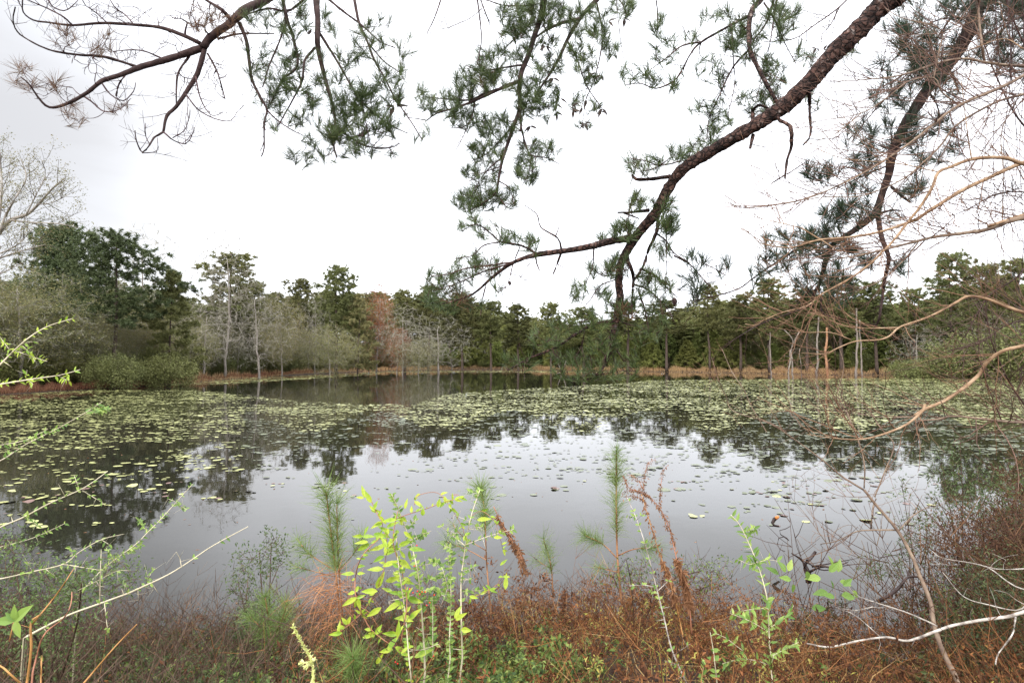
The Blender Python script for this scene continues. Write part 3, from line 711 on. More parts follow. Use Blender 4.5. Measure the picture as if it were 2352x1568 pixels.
# wanted pads per m2 against sampled per m2
samp = NP*(.9*Yw**-1.9/(8**-.9-130**-.9))/(2850/F*Yw)
rad_ = (.035+.085*rng.random(NP)**1.8)*np.interp(Yw, [8, 20, 45, 100], [1, 1.1, 1.5, 2.4])
want = .18/(np.pi*rad_**2)*keep_p
ok = (rng.random(NP) < want/samp) & (sdist(Xw, Yw) < -.25)
Xw, Yw, rad_ = Xw[ok], Yw[ok], rad_[ok]
kk_ = rng.poisson(np.where(Yw < 16, 1.6, 2.0), len(Xw)); rp_ = np.repeat(np.arange(len(Xw)), kk_)   # pads crowd in small rafts
ax_ = rad_[rp_]*rng.uniform(1.2, 3.4, len(rp_)); an_ = rng.uniform(0, 6.28, len(rp_))
Xw = np.concatenate([Xw, Xw[rp_]+ax_*2.2*np.cos(an_)]); Yw = np.concatenate([Yw, Yw[rp_]+ax_*.8*np.sin(an_)]); rad_ = np.concatenate([rad_, rad_[rp_]*rng.uniform(.6, 1.1, len(rp_))])
ok = sdist(Xw, Yw) < -.2; Xw, Yw, rad_ = Xw[ok], Yw[ok], rad_[ok]
print('pads', len(Xw))
def pad_verts(x, y, r, rot, tilt, z, n=14):
    a = np.linspace(.12, 2*np.pi-.12, n)
    rr = r*(1+.035*np.sin(a*5+rot*3)+.02*np.sin(a*9+rot))
    V = np.stack([x+rr*np.cos(a+rot), y+rr*np.sin(a+rot), z+tilt*rr*np.sin(a+rot*2)+.004*np.sin(a*6)], 1)
    return np.vstack([[x+.06*r*math.cos(rot), y+.06*r*math.sin(rot), z+.001], V]), [(0, i, i+1) for i in range(1, n)]
padcol = [(.18, .19, .065), (.32, .33, .12), (.45, .45, .18), (.28, .30, .10), (.21, .17, .07)]
M['pad'] = mat('lily_pad', padcol, .38, 0, rand=True, nscale=.5, spec=.45)
M['pad_dull'] = mat('dull_lily_pad', [(.06, .075, .035), (.12, .14, .065), (.18, .19, .09)], .3, nscale=3, spec=.5)  # muted look of pads seen at a steeper angle, put into the colour
M['pad_red'] = mat('purple_lily_pad', [(.10, .055, .05), (.17, .09, .08), (.20, .15, .09)], .35, spec=.4)
order = np.argsort(Yw); nearI = []; 
for k in order:
    a_, b_ = proj(np.array([Xw[k], Yw[k], 0.]))
    if -10 < a_ < 2362 and len(nearI) < 300: nearI.append(k)
ns = set(int(k) for k in nearI)
PROTO = []
for q in range(6):
    V, Tt = pad_verts(0, 0, 1., 1.3*q, (.0, .1, .25, 0, .4, .15)[q], 0, 20); mb = MB(); mb.add(V, Tt)
    PROTO.append(mb)
meshes = {}
zi = 0
padmesh = []
for q in range(6):
    for mm in ('pad', 'pad_red', 'pad_dull'):
        o = PROTO[q].build('lily_pad', M[mm]); padmesh.append(o.data); bpy.data.objects.remove(o)
def pw(x, y):
    a_, b_ = proj(np.array([x, y, 0.]))
    return ('nearest' if b_ > 1130 else 'midway out' if b_ > 1060 else 'farther out')+' '+('in the dark reflection at the left edge' if a_ < 250 else 'below the left treeline reflection' if a_ < 560 else 'left of the yellow green vine' if a_ < 820 else 'beyond the yellow green vine' if a_ < 1180 else 'left of the slender sapling' if a_ < 1415 else 'right of the slender sapling' if a_ < 1650 else 'near the curved stub' if a_ < 1950 else 'behind the leaning sapling')
for k in nearI:
    red = rng.random() < .22; dull = (not red) and proj(np.array([Xw[k], Yw[k], 0.]))[0] > 560 and rng.random() < .85
    o = bpy.data.objects.new('lily_pad', padmesh[rng.integers(6)*3+(1 if red else 2 if dull else 0)]); COL.objects.link(o)
    zi += 1
    o.location = (Xw[k], Yw[k], .004+.0008*(zi % 12)); o.rotation_euler = (rng.normal()*.008, rng.normal()*.008, rng.uniform(0, 6.28))
    o.scale = (rad_[k], rad_[k]*rng.uniform(.85, 1), rad_[k]*.5)
    if dull: tag(o, 'dull grey green lily pad floating '+pw(Xw[k], Yw[k]), 'lily pad', 'dull grey green lily pads '+pw(Xw[k], Yw[k]))
    elif red: tag(o, 'purple brown lily pad floating '+pw(Xw[k], Yw[k]), 'lily pad', 'purple brown lily pads '+pw(Xw[k], Yw[k]))
    else: tag(o, 'pale green lily pad floating '+pw(Xw[k], Yw[k]), 'lily pad', 'pale green lily pads '+pw(Xw[k], Yw[k]))
rest_all = np.array([k for k in order if int(k) not in ns])
qx, qy = proj(np.stack([Xw[rest_all], Yw[rest_all], 0*Xw[rest_all]], 1)); isd = (qy > 968+25*np.sin(qx*.02)) & (qx > 560)
for rest, pm_, nm_, lb_ in ((rest_all[~isd], 'pad', 'lily_pads', 'wide field of pale green lily pads covering the middle of the pond'), (rest_all[isd], 'pad_dull', 'sparse_lily_pads', 'thinly scattered dull lily pads on the bright open water')):
    n_ = 8; a = np.linspace(0.1, 2*np.pi-.1, n_); m_ = len(rest)
    rot = rng.uniform(0, 6.28, m_); ang = a[None]+rot[:, None]
    r_ = rad_[rest][:, None]*(1+.08*np.sin(ang*3+rot[:, None]*5))
    V = np.stack([Xw[rest][:, None]+r_*np.cos(ang), Yw[rest][:, None]+r_*np.sin(ang)*rng.uniform(.7, 1, m_)[:, None],
                  np.broadcast_to(.004+.0011*(np.arange(m_) % 13)[:, None], ang.shape)+.05*r_*np.sin(a)[None]*rng.normal(size=m_)[:, None]*(Yw[rest][:, None] > 11)*.8+.004], -1)
    i_ = np.arange(m_)[:, None]*n_
    mb = MB(); mb.add(V.reshape(-1, 3), T=np.concatenate([i_+np.array([[0, q, q+1]]) for q in range(1, n_-1)]))
    o = mb.build(nm_, M[pm_]); tag(o, lb_, 'lily pads', kind='stuff')
mb = MB(); n = 260; Y = rng.uniform(4.3, 17, n); X = (rng.uniform(0, 2352, n)-1176)/F*Y; k = sdist(X, Y) < -.1; X, Y = X[k], Y[k]; n = len(X)
a_ = rng.uniform(0, 6.28, n); dv = np.stack([np.cos(a_), np.sin(a_), 0*a_], 1); leaves(mb, np.stack([X, Y, .004+0*X], 1), dv, .05, .02, .05, .02)
o = mb.build('floating_litter', M['leaf_brown']); tag(o, 'tiny brown leaves and needles floating on the open water', 'leaf litter', kind='stuff')
# ---------------------------------------------------------------- overhanging pine boughs
PF = 1.; EX = 1.
def poly_targets(c, regions, d0, d1):
    out = []
    for (x0, y0, x1, y1, n) in regions:
        n = max(1, int(round(n*PF)))
        x0, x1 = min(x0, x1), max(x0, x1); cx_, cy_ = (x0+x1)/2, (y0+y1)/2; x0, x1, y0, y1 = cx_+(x0-cx_)*EX, cx_+(x1-cx_)*EX, cy_+(y0-cy_)*EX, cy_+(y1-cy_)*EX
        ox, oy, s = CR[c]
        xs = rng.uniform(x0, x1, n*3); ys = rng.uniform(y0, y1, n*3)
        q = ((xs-(x0+x1)/2)/((x1-x0)/2))**2+((ys-(y0+y1)/2)/((y1-y0)/2))**2
        sel = np.where(q < 1.15)[0][:n]
        for a_, b_ in zip(xs[sel], ys[sel]): out.append(P(ox+a_*s, oy+b_*s, rng.uniform(d0, d1)))
    return np.array(out) if out else np.zeros((0, 3))
def extend(p, r, ln):
    a = p[0]+norm(p[0]-p[1])*ln; n = max(3, int(ln/.15)); t_ = np.linspace(0, 1, n, endpoint=False)[:, None]
    return np.vstack([a*(1-t_)+p[0]*t_, p]), np.concatenate([np.full(n, r[0]*1.08), r])
def bough(name, label, paths, targets, bare_t, cat='pine branch', limbmat='bark', twigmat='twig_dark', nm='needle', n=34, L=.15, wd=.0024,
          r0=.0030, red_t=None, nred=16, dead=None, nk=10, thick=6, nsh=0, curl=-.12, spread=(4, 56)):
    paths = [paths[0]]+[(p, r*1.3) for p, r in paths[1:]]
    paths = [extend(p, r, 3.5 if r[0] > .02 else 1.6) if proj(p[0])[1] < -15 else (p, r) for p, r in paths]
    loc = paths[0][0][0]
    t = thing(name, loc, label, cat)
    mb = MB(); mb2 = MB()
    for k, (p, r) in enumerate(paths):
        big = r[0] > .02
        rr = r*(1+.05*np.interp(np.arange(len(r)), np.arange(0, len(r)+3, 3), rng.normal(size=len(np.arange(0, len(r)+3, 3))))) if big else r
        (mb if r[0] > .009 else mb2).tube(p, rr, 14 if big else 6, True, .05 if big else .12)
    allt = targets; nb = MB()
    sets = [(targets, 1)]
    sh = shoots([pp for pp in paths if pp[1][0] < .03], nsh, .42, r0*1.15, 1, .2, (30, 75)) if nsh else []
    bt = np.vstack([x for x in (targets, red_t, bare_t) if x is not None and len(x)])
    kind = np.concatenate([np.full(len(x), k) for k, x in enumerate((targets, red_t, bare_t)) if x is not None and len(x)])
    polys, tips, dirs = net(paths, bt, r0, bend=.45, curl=-curl, seg=5, jit=.10)
    # net sorts targets: match tips back to their kind by position
    kk = np.array([kind[np.argmin(((bt-q)**2).sum(1))] for q in tips])
    tubes(mb2, polys, 4); tubes(mb2, sh, 3)
    # short spurs on bare twigs
    mb.build('limb', M[limbmat], t, True, origin=loc)
    tw_o = mb2.build('twigs', M[twigmat], t, True, origin=loc)
    up = norm_rows(dirs*.8+np.array([0, 0, .75])+rng.normal(size=dirs.shape)*.15); wd = wd*1.65; L = L*1.2; n = int(n*.95)
    tufts(nb, tips[kk == 0], up[kk == 0], n, L, wd, spread, .1)
    nb.build('needles', M[nm], tw_o, origin=loc)
    if red_t is not None and len(red_t):
        nb = MB(); tufts(nb, tips[kk == 1], up[kk == 1], nred, L, wd*.9, spread, .08); nb.build('dry_needles', M['needle_red'], tw_o, origin=loc)
    if dead is not None:
        nb = MB()
        for (x, y, d, s, a_) in dead:
            q = P(x, y, d); rr = s*d/F
            for z in (0, 1.1, 2.5)[:rng.integers(1, 4)]:
                aa = a_+z+rng.normal()*.3; big_leaf(nb, q, np.array([math.cos(aa), rng.normal()*.3, math.sin(aa)]), rr, rr*.36, np.array([rng.normal()*.3, -1, .5]))
        nb.build('dead_leaves', M['leaf_dead'], tw_o, origin=loc)
    return t
A = lambda *p: trace('a', *p); B_ = lambda *p: trace('b', *p); C_ = lambda *p: trace('c', *p); E_ = lambda *p: trace('e', *p); F_ = lambda *p: trace('f', *p)
d = 6.0
left = [
 A([(2500, -520), (2150, -200), (1830, 0), (1700, 60), (1600, 150), (1450, 260), (1400, 330)], 24, 16, 6.6, 6.0),
 A([(1400, 330), (1150, 410), (980, 460), (820, 520), (700, 560), (600, 640), (450, 720), (340, 740), (270, 680), (200, 580), (140, 530)], 13, 2, 6.0, 5.4),
 A([(1600, 150), (1530, 70), (1450, 20), (1370, -30)], 7, 4, 6, 6),
 A([(1380, 300), (1250, 240), (1100, 190), (900, 170), (700, 160), (500, 175), (330, 155), (230, 140), (160, 85), (155, 0)], 7, 2, 6, 5.5),
 A([(500, 175), (440, 120), (330, 60), (190, 0), (60, -70)], 3, 1.6, 5.7, 5.5), A([(740, 160), (650, 80), (590, 40), (565, -10)], 2.4, 1.4, 5.9, 5.8),
 A([(920, 170), (870, 110), (790, 50), (750, -20)], 2.6, 1.5, 5.9, 5.8), A([(325, -20), (360, 45), (440, 75), (490, 50), (540, 0)], 3, 1.2, 5.6, 5.5),
 A([(940, 460), (850, 430), (750, 400), (660, 385), (550, 380), (360, 350), (220, 290), (120, 220), (90, 140), (105, 50)], 5, 2, 5.9, 5.3),
 A([(1130, 410), (1000, 355), (900, 345), (780, 355)], 3, 1.4, 5.9, 5.7), A([(570, 660), (630, 700), (720, 770), (830, 750), (900, 680)], 3, 1.2, 5.7, 5.5),
 A([(700, 570), (760, 650), (850, 695), (920, 630), (935, 570)], 3, 1.2, 5.8, 5.6), A([(870, 510), (820, 580), (800, 660)], 2.5, 3, 5.8, 5.7),
 A([(1410, 340), (1380, 450), (1350, 530), (1280, 640), (1210, 740), (1150, 800), (1125, 910)], 9, 4.5, 6, 5.8),
 A([(1125, 910), (1060, 950), (1030, 1000), (980, 1050), (940, 970), (930, 900)], 3.8, 1.6, 5.8, 5.7),
 A([(1125, 910), (1200, 970), (1280, 990), (1320, 940), (1340, 880)], 3, 1.2, 5.8, 5.7), A([(1310, 380), (1230, 500), (1215, 620), (1215, 735)], 4, 2.4, 6, 5.85),
 A([(1280, 650), (1370, 760), (1500, 825), (1590, 830), (1635, 770)], 2.8, 1.2, 5.9, 5.7), A([(1350, 530), (1370, 640), (1410, 740), (1470, 800), (1540, 770)], 3, 1.2, 5.9, 5.7),
 A([(1430, 370), (1490, 480), (1520, 570), (1550, 680)], 3.6, 2.4, 6, 5.8), A([(1190, 950), (1270, 900), (1300, 820), (1310, 750)], 2, 1.2, 5.8, 5.8),
 A([(980, 1055), (1080, 1040), (1085, 950)], 1.8, 1, 5.7, 5.7), A([(1030, 990), (1005, 940), (1003, 850)], 1.8, 1, 5.7, 5.7),
 A([(1500, 270), (1650, 235), (1890, 232)], 4, 2, 6, 6.1), A([(1650, 160), (1700, 290), (1720, 450), (1740, 560), (1800, 680), (1840, 760), (1820, 850), (1820, 1020), (1800, 1080)], 7, 2, 6.1, 5.8),
 A([(1840, 760), (1900, 820), (2000, 890), (2080, 930)], 3, 1.5, 5.9, 5.8),
 A([(1940, -60), (1975, 130), (2020, 260), (2050, 450), (1950, 550), (1870, 700)], 7, 3, 6.2, 6), A([(1970, 150), (1920, 300), (1860, 440), (1810, 600)], 4, 2, 6.2, 6),
 A([(2185, -250), (2180, 0), (2190, 150), (2190, 320), (2240, 540), (2280, 680), (2310, 830), (2300, 1000), (2320, 1080)], 13, 3, 6.4, 6),
 A([(2170, 330), (2100, 420), (2080, 560), (2000, 720), (1920, 860)], 5, 2, 6.2, 6), A([(2180, -90), (2000, 70), (1850, 60), (1700, 100)], 5, 3, 6.3, 6.1),
 B_([(40, -200), (90, 0), (120, 150), (180, 290), (230, 420), (300, 540), (370, 680), (440, 780), (500, 870), (560, 970)], 6, 1.6, 6.3, 5.9),
 B_([(-150, -60), (0, 70), (110, 150), (180, 210), (270, 290), (370, 330)], 5, 1.5, 6.3, 6.1), B_([(180, 290), (290, 420), (400, 500), (430, 550)], 3, 1.5, 6.1, 6),
 B_([(-160, 210), (0, 470), (60, 580), (140, 700), (240, 790), (330, 860), (460, 920)], 5, 1.5, 6.2, 6), B_([(140, 700), (170, 850), (200, 990)], 3, 1.5, 6.1, 6),
 B_([(-50, 860), (80, 960), (180, 1010), (330, 1020), (400, 990)], 5, 1.6, 6.1, 6), B_([(60, 950), (150, 930)], 4, 3, 6.1, 6),
]
PF = 1.3
tl = poly_targets('m', [(560, 60, 680, 260, 34), (640, 20, 800, 200, 26), (560, -20, 700, 70, 16), (680, 170, 880, 340, 62), (760, 210, 900, 350, 46), (800, 40, 950, 250, 34), (820, 150, 930, 330, 20), (660, 340, 900, 380, 12), (900, 200, 990, 330, 8), (600, 180, 720, 310, 16)], 5.7, 6.5)
tl = np.vstack([tl, [P(x, y, 6.) for x, y in [(680, 372), (768, 372), (838, 332), (903, 352), (972, 316), (930, 262), (735, 352), (706, 330)]]])
red = poly_targets('a', [(80, 440, 260, 620, 9), (300, 180, 520, 330, 6), (620, 230, 800, 380, 8), (440, 720, 580, 880, 6), (330, 540, 420, 640, 4), (1300, 60, 1500, 220, 14), (1500, 60, 1700, 300, 10), (700, 700, 900, 780, 4)], 5.4, 6.1)
bare = poly_targets('a', [(380, 200, 1000, 450, 40), (600, 0, 1200, 170, 36), (1050, 60, 1400, 330, 28), (1100, 380, 1600, 700, 48), (1650, 300, 1850, 1050, 22), (550, 380, 900, 560, 20), (1200, 0, 1700, 130, 40), (200, 560, 560, 700, 16)], 5.5, 6.3)
bough('pine_bough', 'dark pine bough reaching across the upper left, bare at its left end', left, tl, bare, limbmat='dark_bark', twigmat='twig_bare', nm='needle', L=.15, n=38, nsh=260, red_t=red, dead=[(912, 246, 6, 30, 0), (906, 246, 6, 28, 3), (836, 302, 6, 22, 4), (710, 80, 6, 18, 1)])
mid = [
 B_([(1560, -420), (1450, -200), (1400, -30), (1380, 100), (1330, 250), (1290, 380), (1240, 500), (1225, 600)], 18, 11, 7.4, 7.),
 B_([(1225, 600), (1230, 750), (1190, 860), (1150, 980), (1110, 1100), (1090, 1200), (1060, 1330), (960, 1410), (880, 1450)], 9, 2, 7, 6.7),
 B_([(1225, 560), (1100, 610), (950, 680), (800, 740), (660, 780), (590, 830)], 7, 2, 7, 6.8), B_([(590, 830), (500, 815), (460, 810)], 2, 1.4, 6.8, 6.7),
 B_([(1180, 585), (1000, 640), (880, 690), (700, 680), (590, 670)], 5, 1.5, 7, 7.1), B_([(1240, 450), (1100, 470), (960, 490), (860, 450)], 4, 1.5, 7, 7), B_([(1340, 120), (1230, 230), (1130, 330)], 4, 1.5, 7.2, 7.2),
 B_([(1850, -120), (1760, 0), (1650, 120), (1560, 270), (1500, 400), (1430, 520), (1370, 610), (1320, 700)], 10, 3, 7.5, 7), B_([(1640, 130), (1520, 160), (1410, 210), (1340, 260)], 6, 3, 7.4, 7.2),
 B_([(1560, 290), (1620, 400), (1690, 590), (1790, 740)], 4, 1.5, 7.3, 7), B_([(1760, 20), (1795, 200), (1790, 350), (1740, 560), (1680, 700), (1670, 800)], 3, 1.5, 7.4, 7),
 B_([(1235, 860), (1270, 1000), (1310, 1070), (1420, 1090), (1500, 1130)], 4, 1.3, 6.9, 6.8), B_([(1310, 1070), (1290, 1200), (1250, 1270)], 2.4, 1.2, 6.8, 6.8), B_([(1230, 780), (1240, 870), (1235, 900)], 5, 4, 6.9, 6.8),
 B_([(1190, 860), (1100, 960), (1000, 1060), (900, 1110)], 3.4, 1.4, 6.9, 6.8), B_([(1110, 1080), (1010, 1170), (950, 1250), (900, 1350)], 3, 1.4, 6.8, 6.7), B_([(1090, 1150), (980, 1190), (880, 1250)], 2.4, 1.2, 6.8, 6.8),
 B_([(920, 710), (890, 830), (830, 880), (750, 880)], 2.8, 1.3, 6.9, 6.8), B_([(890, 830), (830, 960), (790, 1030)], 2, 1.2, 6.9, 6.8), B_([(1090, 1250), (1160, 1300), (1190, 1410)], 2.4, 1.2, 6.8, 6.7), B_([(1060, 1330), (1110, 1390), (1140, 1430)], 2.4, 1.4, 6.8, 6.7),
 B_([(700, -40), (640, 130), (595, 220), (585, 265), (615, 230), (620, 190)], 2.8, 1, 7, 6.9), B_([(930, -60), (960, 180), (965, 290), (935, 440)], 3, 1.6, 7, 6.9), B_([(950, -30), (990, 80), (1020, 160)], 3.2, 2, 7, 6.9), B_([(970, 60), (880, 130), (740, 190), (680, 195), (690, 150)], 1.6, 1, 7, 6.9),
 B_([(1300, 40), (1130, 40), (1000, 0)], 3, 1.6, 7.2, 7.1), B_([(1390, 170), (1440, 270)], 3, 2, 7.2, 7.1), B_([(1890, -60), (1920, 250), (1945, 400)], 1.6, 1, 7.4, 7.3), B_([(2160, -60), (2180, 100), (2175, 260)], 2.6, 1.4, 7, 7), B_([(1860, -80), (1950, 60), (1955, 170)], 3, 1.5, 7.3, 7.2)]
tm_ = poly_targets('b', [(1040, 20, 1300, 420, 60), (1230, -20, 1560, 200, 52), (780, 440, 1250, 640, 64), (1200, 540, 1380, 800, 32), (1280, 250, 1560, 560, 26), (540, 620, 950, 820, 44), (1550, 30, 1830, 420, 58), (1600, 380, 1800, 620, 14),
  (740, 760, 960, 900, 18), (920, 780, 1250, 980, 40), (860, 990, 1120, 1130, 26), (840, 1130, 1100, 1290, 20), (770, 1290, 1080, 1460, 48), (1170, 980, 1500, 1130, 26), (1200, 1100, 1350, 1280, 20), (1060, 1260, 1230, 1440, 16), (940, 300, 1060, 480, 14), (1820, -20, 2020, 120, 16), (2120, 100, 2230, 270, 8), (1440, 560, 1500, 800, 8), (1560, 640, 1800, 880, 14), (1800, 240, 1900, 400, 7), (1300, 560, 1480, 820, 20)], 6.6, 7.5)
bm_ = poly_targets('b', [(900, 60, 1200, 300, 14), (1200, 100, 1500, 500, 18), (1450, 450, 1700, 700, 12), (700, 900, 900, 1020, 6)], 6.7, 7.3)
rm_ = poly_targets('b', [(880, 480, 1050, 600, 6), (1100, 200, 1250, 300, 3)], 6.8, 7.2)
bough('pine_bough', 'green needled pine bough hanging down at the top centre', mid, tm_, bm_, limbmat='dark_bark', nm='needle', L=.13, n=36, nsh=110, wd=.0026, r0=.0030, red_t=rm_,
      dead=[(784+x/3, y/3, 7, 20, 4.4+rng.normal()*.7) for x, y in [(1390, 300), (1410, 320), (1660, 840), (1680, 850), (1800, 750), (1790, 770), (1590, 740), (1600, 760), (1480, 720), (1700, 500), (1710, 520), (1480, 780), (1950, 130), (1790, 520), (1460, 540), (1300, 870), (1350, 955), (1390, 630), (1510, 680), (1690, 690), (1660, 740), (1770, 210), (1840, 150)]])
PF = 1.12
right = [
 trace('m', T('c', [(1900, -420), (1700, -200), (1480, -40), (1350, 60), (1200, 220), (1050, 360), (900, 540), (800, 640), (700, 730), (520, 850), (350, 950), (200, 1040), (50, 1130)])+[(1556, 402), (1531, 440), (1508, 486), (1471, 530), (1444, 570), (1427, 604), (1421, 643), (1424, 683), (1417, 723), (1411, 757), (1404, 797), (1397, 817), (1381, 843)],
       [60, 55, 50, 46, 43, 40, 39, 39, 36, 31, 29, 28, 27, 26, 24, 24, 23, 18, 17.5, 17, 17, 16.5, 16, 15, 13.5, 11], [3.9, 4, 4, 4.05, 4.1, 4.15, 4.2, 4.25, 4.3, 4.35, 4.4, 4.5, 4.55, 4.6, 4.65, 4.7, 4.75, 4.8, 4.82, 4.85, 4.85, 4.9, 4.9, 4.95, 5, 5], step=5),
 E_([(1995, 230), (1860, 250), (1700, 290), (1520, 320), (1340, 345), (1180, 400), (1040, 500), (940, 590), (850, 640), (700, 680)], 14, 2, 4.75, 4.6),
 E_([(1340, 335), (1240, 280), (1100, 255), (1020, 190), (930, 135), (830, 180)], 4.5, 1.2, 4.7, 4.5), E_([(1180, 395), (1000, 420), (850, 440), (730, 480), (620, 490)], 3.5, 1.2, 4.6, 4.5), E_([(1180, 400), (980, 460), (800, 540), (640, 590)], 3.5, 1.2, 4.6, 4.6),
 E_([(1100, 255), (980, 280), (900, 350), (780, 370)], 3, 1.2, 4.6, 4.5), E_([(1230, 290), (1180, 420), (1140, 560), (1080, 600)], 2.6, 1, 4.7, 4.6), E_([(1000, 540), (970, 660), (960, 760)], 3, 1.2, 4.6, 4.6),
 E_([(1520, 320), (1490, 230), (1375, 155), (1350, 70), (1260, 0)], 4, 1.2, 4.7, 4.8), E_([(1480, 210), (1500, 150)], 2.2, 1.4, 4.7, 4.7), E_([(1515, 330), (1490, 400), (1460, 475)], 4.5, 2.6, 4.7, 4.6), E_([(1490, 410), (1560, 445)], 1.6, .9, 4.7, 4.6), E_([(1340, 350), (1345, 400), (1365, 450)], 3.2, 2, 4.7, 4.6), E_([(1740, 300), (1730, 440), (1685, 530)], 3, 1.2, 4.7, 4.6),
 B_([(2270, 1215), (2130, 1235), (2030, 1235), (2005, 1212)], 8, 5, 4.65, 4.5), B_([(2120, 1450), (1980, 1465), (1905, 1465)], 6.5, 3, 4.75, 4.6), B_([(1950, 1470), (2050, 1505)], 4, 2, 4.65, 4.6), B_([(2340, 1110), (2200, 1140), (2100, 1110), (1990, 1090)], 3, 1.2, 4.6, 4.4), B_([(2240, 1110), (2160, 1160), (2080, 1180)], 2.4, 1.2, 4.5, 4.4),
 E_([(2185, 60), (2170, 190), (2120, 300), (2080, 420), (2010, 530)], 7, 3.5, 4.75, 4.9), E_([(1965, 360), (2010, 480), (2010, 560), (2000, 700)], 8, 3, 4.8, 4.7), E_([(2175, 200), (2240, 250), (2290, 330), (2400, 400)], 3.4, 1.6, 4.8, 5), E_([(2060, 440), (2170, 490), (2230, 560), (2320, 640)], 4, 1.4, 4.85, 5),
 E_([(2020, 550), (2120, 590), (2250, 720), (2310, 850)], 3.5, 1, 4.85, 5), E_([(2050, 600), (2090, 720), (2120, 880)], 3.5, 1.4, 4.85, 4.8), E_([(2240, 190), (2240, 360), (2235, 540)], 3, 1, 4.85, 4.8),
 E_([(1890, 810), (1740, 820), (1600, 900), (1480, 980), (1290, 1060), (1150, 1140)], 7, 2.6, 4.9, 4.7), E_([(1680, 850), (1650, 980), (1590, 1080)], 3, 1.4, 4.9, 4.8), E_([(1890, 515), (1780, 560), (1690, 680), (1600, 640)], 2.6, 1, 4.8, 4.7), E_([(1900, 480), (1800, 490), (1740, 440)], 2.4, 1.2, 4.8, 4.7),
 E_([(1870, 960), (1950, 1080), (2010, 1140)], 3, 1.2, 5, 4.9), E_([(1840, 1030), (1790, 1140), (1700, 1200), (1590, 1225)], 6, 2.4, 5, 4.9), E_([(1860, 1000), (1900, 1150), (1900, 1220)], 3, 1.4, 5, 5), E_([(1880, 900), (1760, 960), (1700, 1050)], 2.6, 1.2, 5, 4.9), E_([(1900, 790), (2000, 830), (2100, 820)], 3, 1.2, 4.9, 5),
 C_([(872, 640), (875, 780), (880, 930), (830, 1000)], 6, 3, 4.3, 4.1), C_([(630, 770), (670, 830), (740, 870), (750, 1000), (720, 1100), (705, 1230)], 8, 3.4, 4.3, 4.1), C_([(700, 1210), (610, 1265)], 3.4, 1.6, 4.1, 4.1), C_([(485, 930), (465, 1020)], 7, 4.5, 4.4, 4.3), C_([(490, 860), (480, 760), (520, 725), (600, 750)], 8, 3, 4.4, 4.4), C_([(720, 1200), (860, 1110)], 2.4, 1.2, 4.1, 4.1),
 C_([(620, -120), (540, 0), (470, 90), (460, 320), (520, 470), (600, 620), (660, 720)], 10, 6, 4.9, 4.4), C_([(465, 105), (340, 170), (130, 290), (50, 380), (0, 480)], 5, 3, 4.8, 4.7), B_([(2345, 490), (2290, 560), (2170, 610), (2060, 575), (1960, 585)], 3.4, 1.4, 4.7, 4.6), C_([(130, 290), (0, 315), (-100, 390), (-220, 480)], 3.4, 1.4, 4.8, 4.6),
 C_([(640, -40), (580, 150), (480, 290)], 5, 2.5, 4.9, 4.7), C_([(560, 20), (640, 150), (700, 290), (780, 440)], 3.4, 1.4, 4.9, 4.7), C_([(460, 340), (350, 460), (270, 620), (180, 830), (170, 950)], 4, 1.4, 4.7, 4.6), C_([(335, 170), (350, 430), (360, 570), (320, 760)], 3, 1.2, 4.8, 4.6), C_([(650, -30), (620, 180), (600, 300), (545, 470)], 3, 1.2, 4.9, 4.7),
 C_([(1180, -60), (1080, 50), (900, 180), (760, 270), (560, 290)], 3.2, 1.2, 5, 4.8), C_([(1080, 50), (1020, 170), (960, 240), (955, 310)], 2.4, 1, 5, 4.9)]
tr_ = np.vstack([poly_targets('c', [(300, 120, 560, 400, 34), (240, 160, 420, 340, 12), (640, 60, 780, 300, 22), (90, 380, 370, 640, 16), (40, 680, 340, 900, 24), (380, 620, 700, 780, 30), (520, 380, 730, 600, 26), (100, 880, 250, 1000, 12), (30, 960, 130, 1080, 8), (440, -20, 700, 120, 14), (780, 300, 920, 440, 8), (860, 640, 940, 720, 4), (700, 20, 820, 120, 4), (1080, 140, 1240, 400, 6), (90, 60, 330, 140, 8), (0, 240, 100, 300, 4), (-20, 1060, 60, 1120, 5)], 4.5, 5.1),
  poly_targets('b', [(1930, 440, 2120, 600, 9), (2080, 250, 2352, 640, 24), (1940, 1060, 2200, 1200, 18), (2200, 990, 2352, 1120, 9), (1980, 1330, 2160, 1440, 14), (2200, 1370, 2300, 1450, 8), (1860, 1520, 2030, 1660, 12), (2180, 1480, 2300, 1600, 10)], 4.4, 4.8),
  poly_targets('e', [(1850, 100, 2000, 220, 12), (1760, 210, 1830, 250, 5), (2200, 60, 2330, 200, 14), (540, 440, 900, 700, 44), (780, 340, 1100, 480, 26), (950, 130, 1220, 260, 16), (860, 60, 960, 150, 6), (780, 110, 850, 170, 4), (1220, 210, 1370, 330, 12), (1100, 560, 1000, 600, 3), (560, 600, 1000, 740, 20), (1850, 330, 2000, 500, 18), (2150, 250, 2270, 340, 10), (1700, 390, 1860, 480, 9), (1570, 500, 1700, 640, 12), (1750, 560, 1850, 620, 7), (2030, 430, 2300, 640, 26), (1800, 620, 2000, 760, 14), (2000, 600, 2300, 800, 14), (1500, 700, 1900, 840, 14), (1300, 820, 1760, 1060, 24), (1450, 1000, 1800, 1220, 22), (1760, 880, 2050, 1100, 14), (1850, 1050, 2050, 1220, 9), (1100, 1030, 1350, 1130, 6), (2030, 800, 2200, 950, 5)], 4.5, 5.1)])
rr_ = poly_targets('e', [(820, 600, 900, 700, 7), (1900, 700, 2050, 780, 8), (1800, 400, 1900, 460, 4), (900, 420, 1050, 520, 5), (700, 560, 850, 680, 6)], 4.5, 4.9)
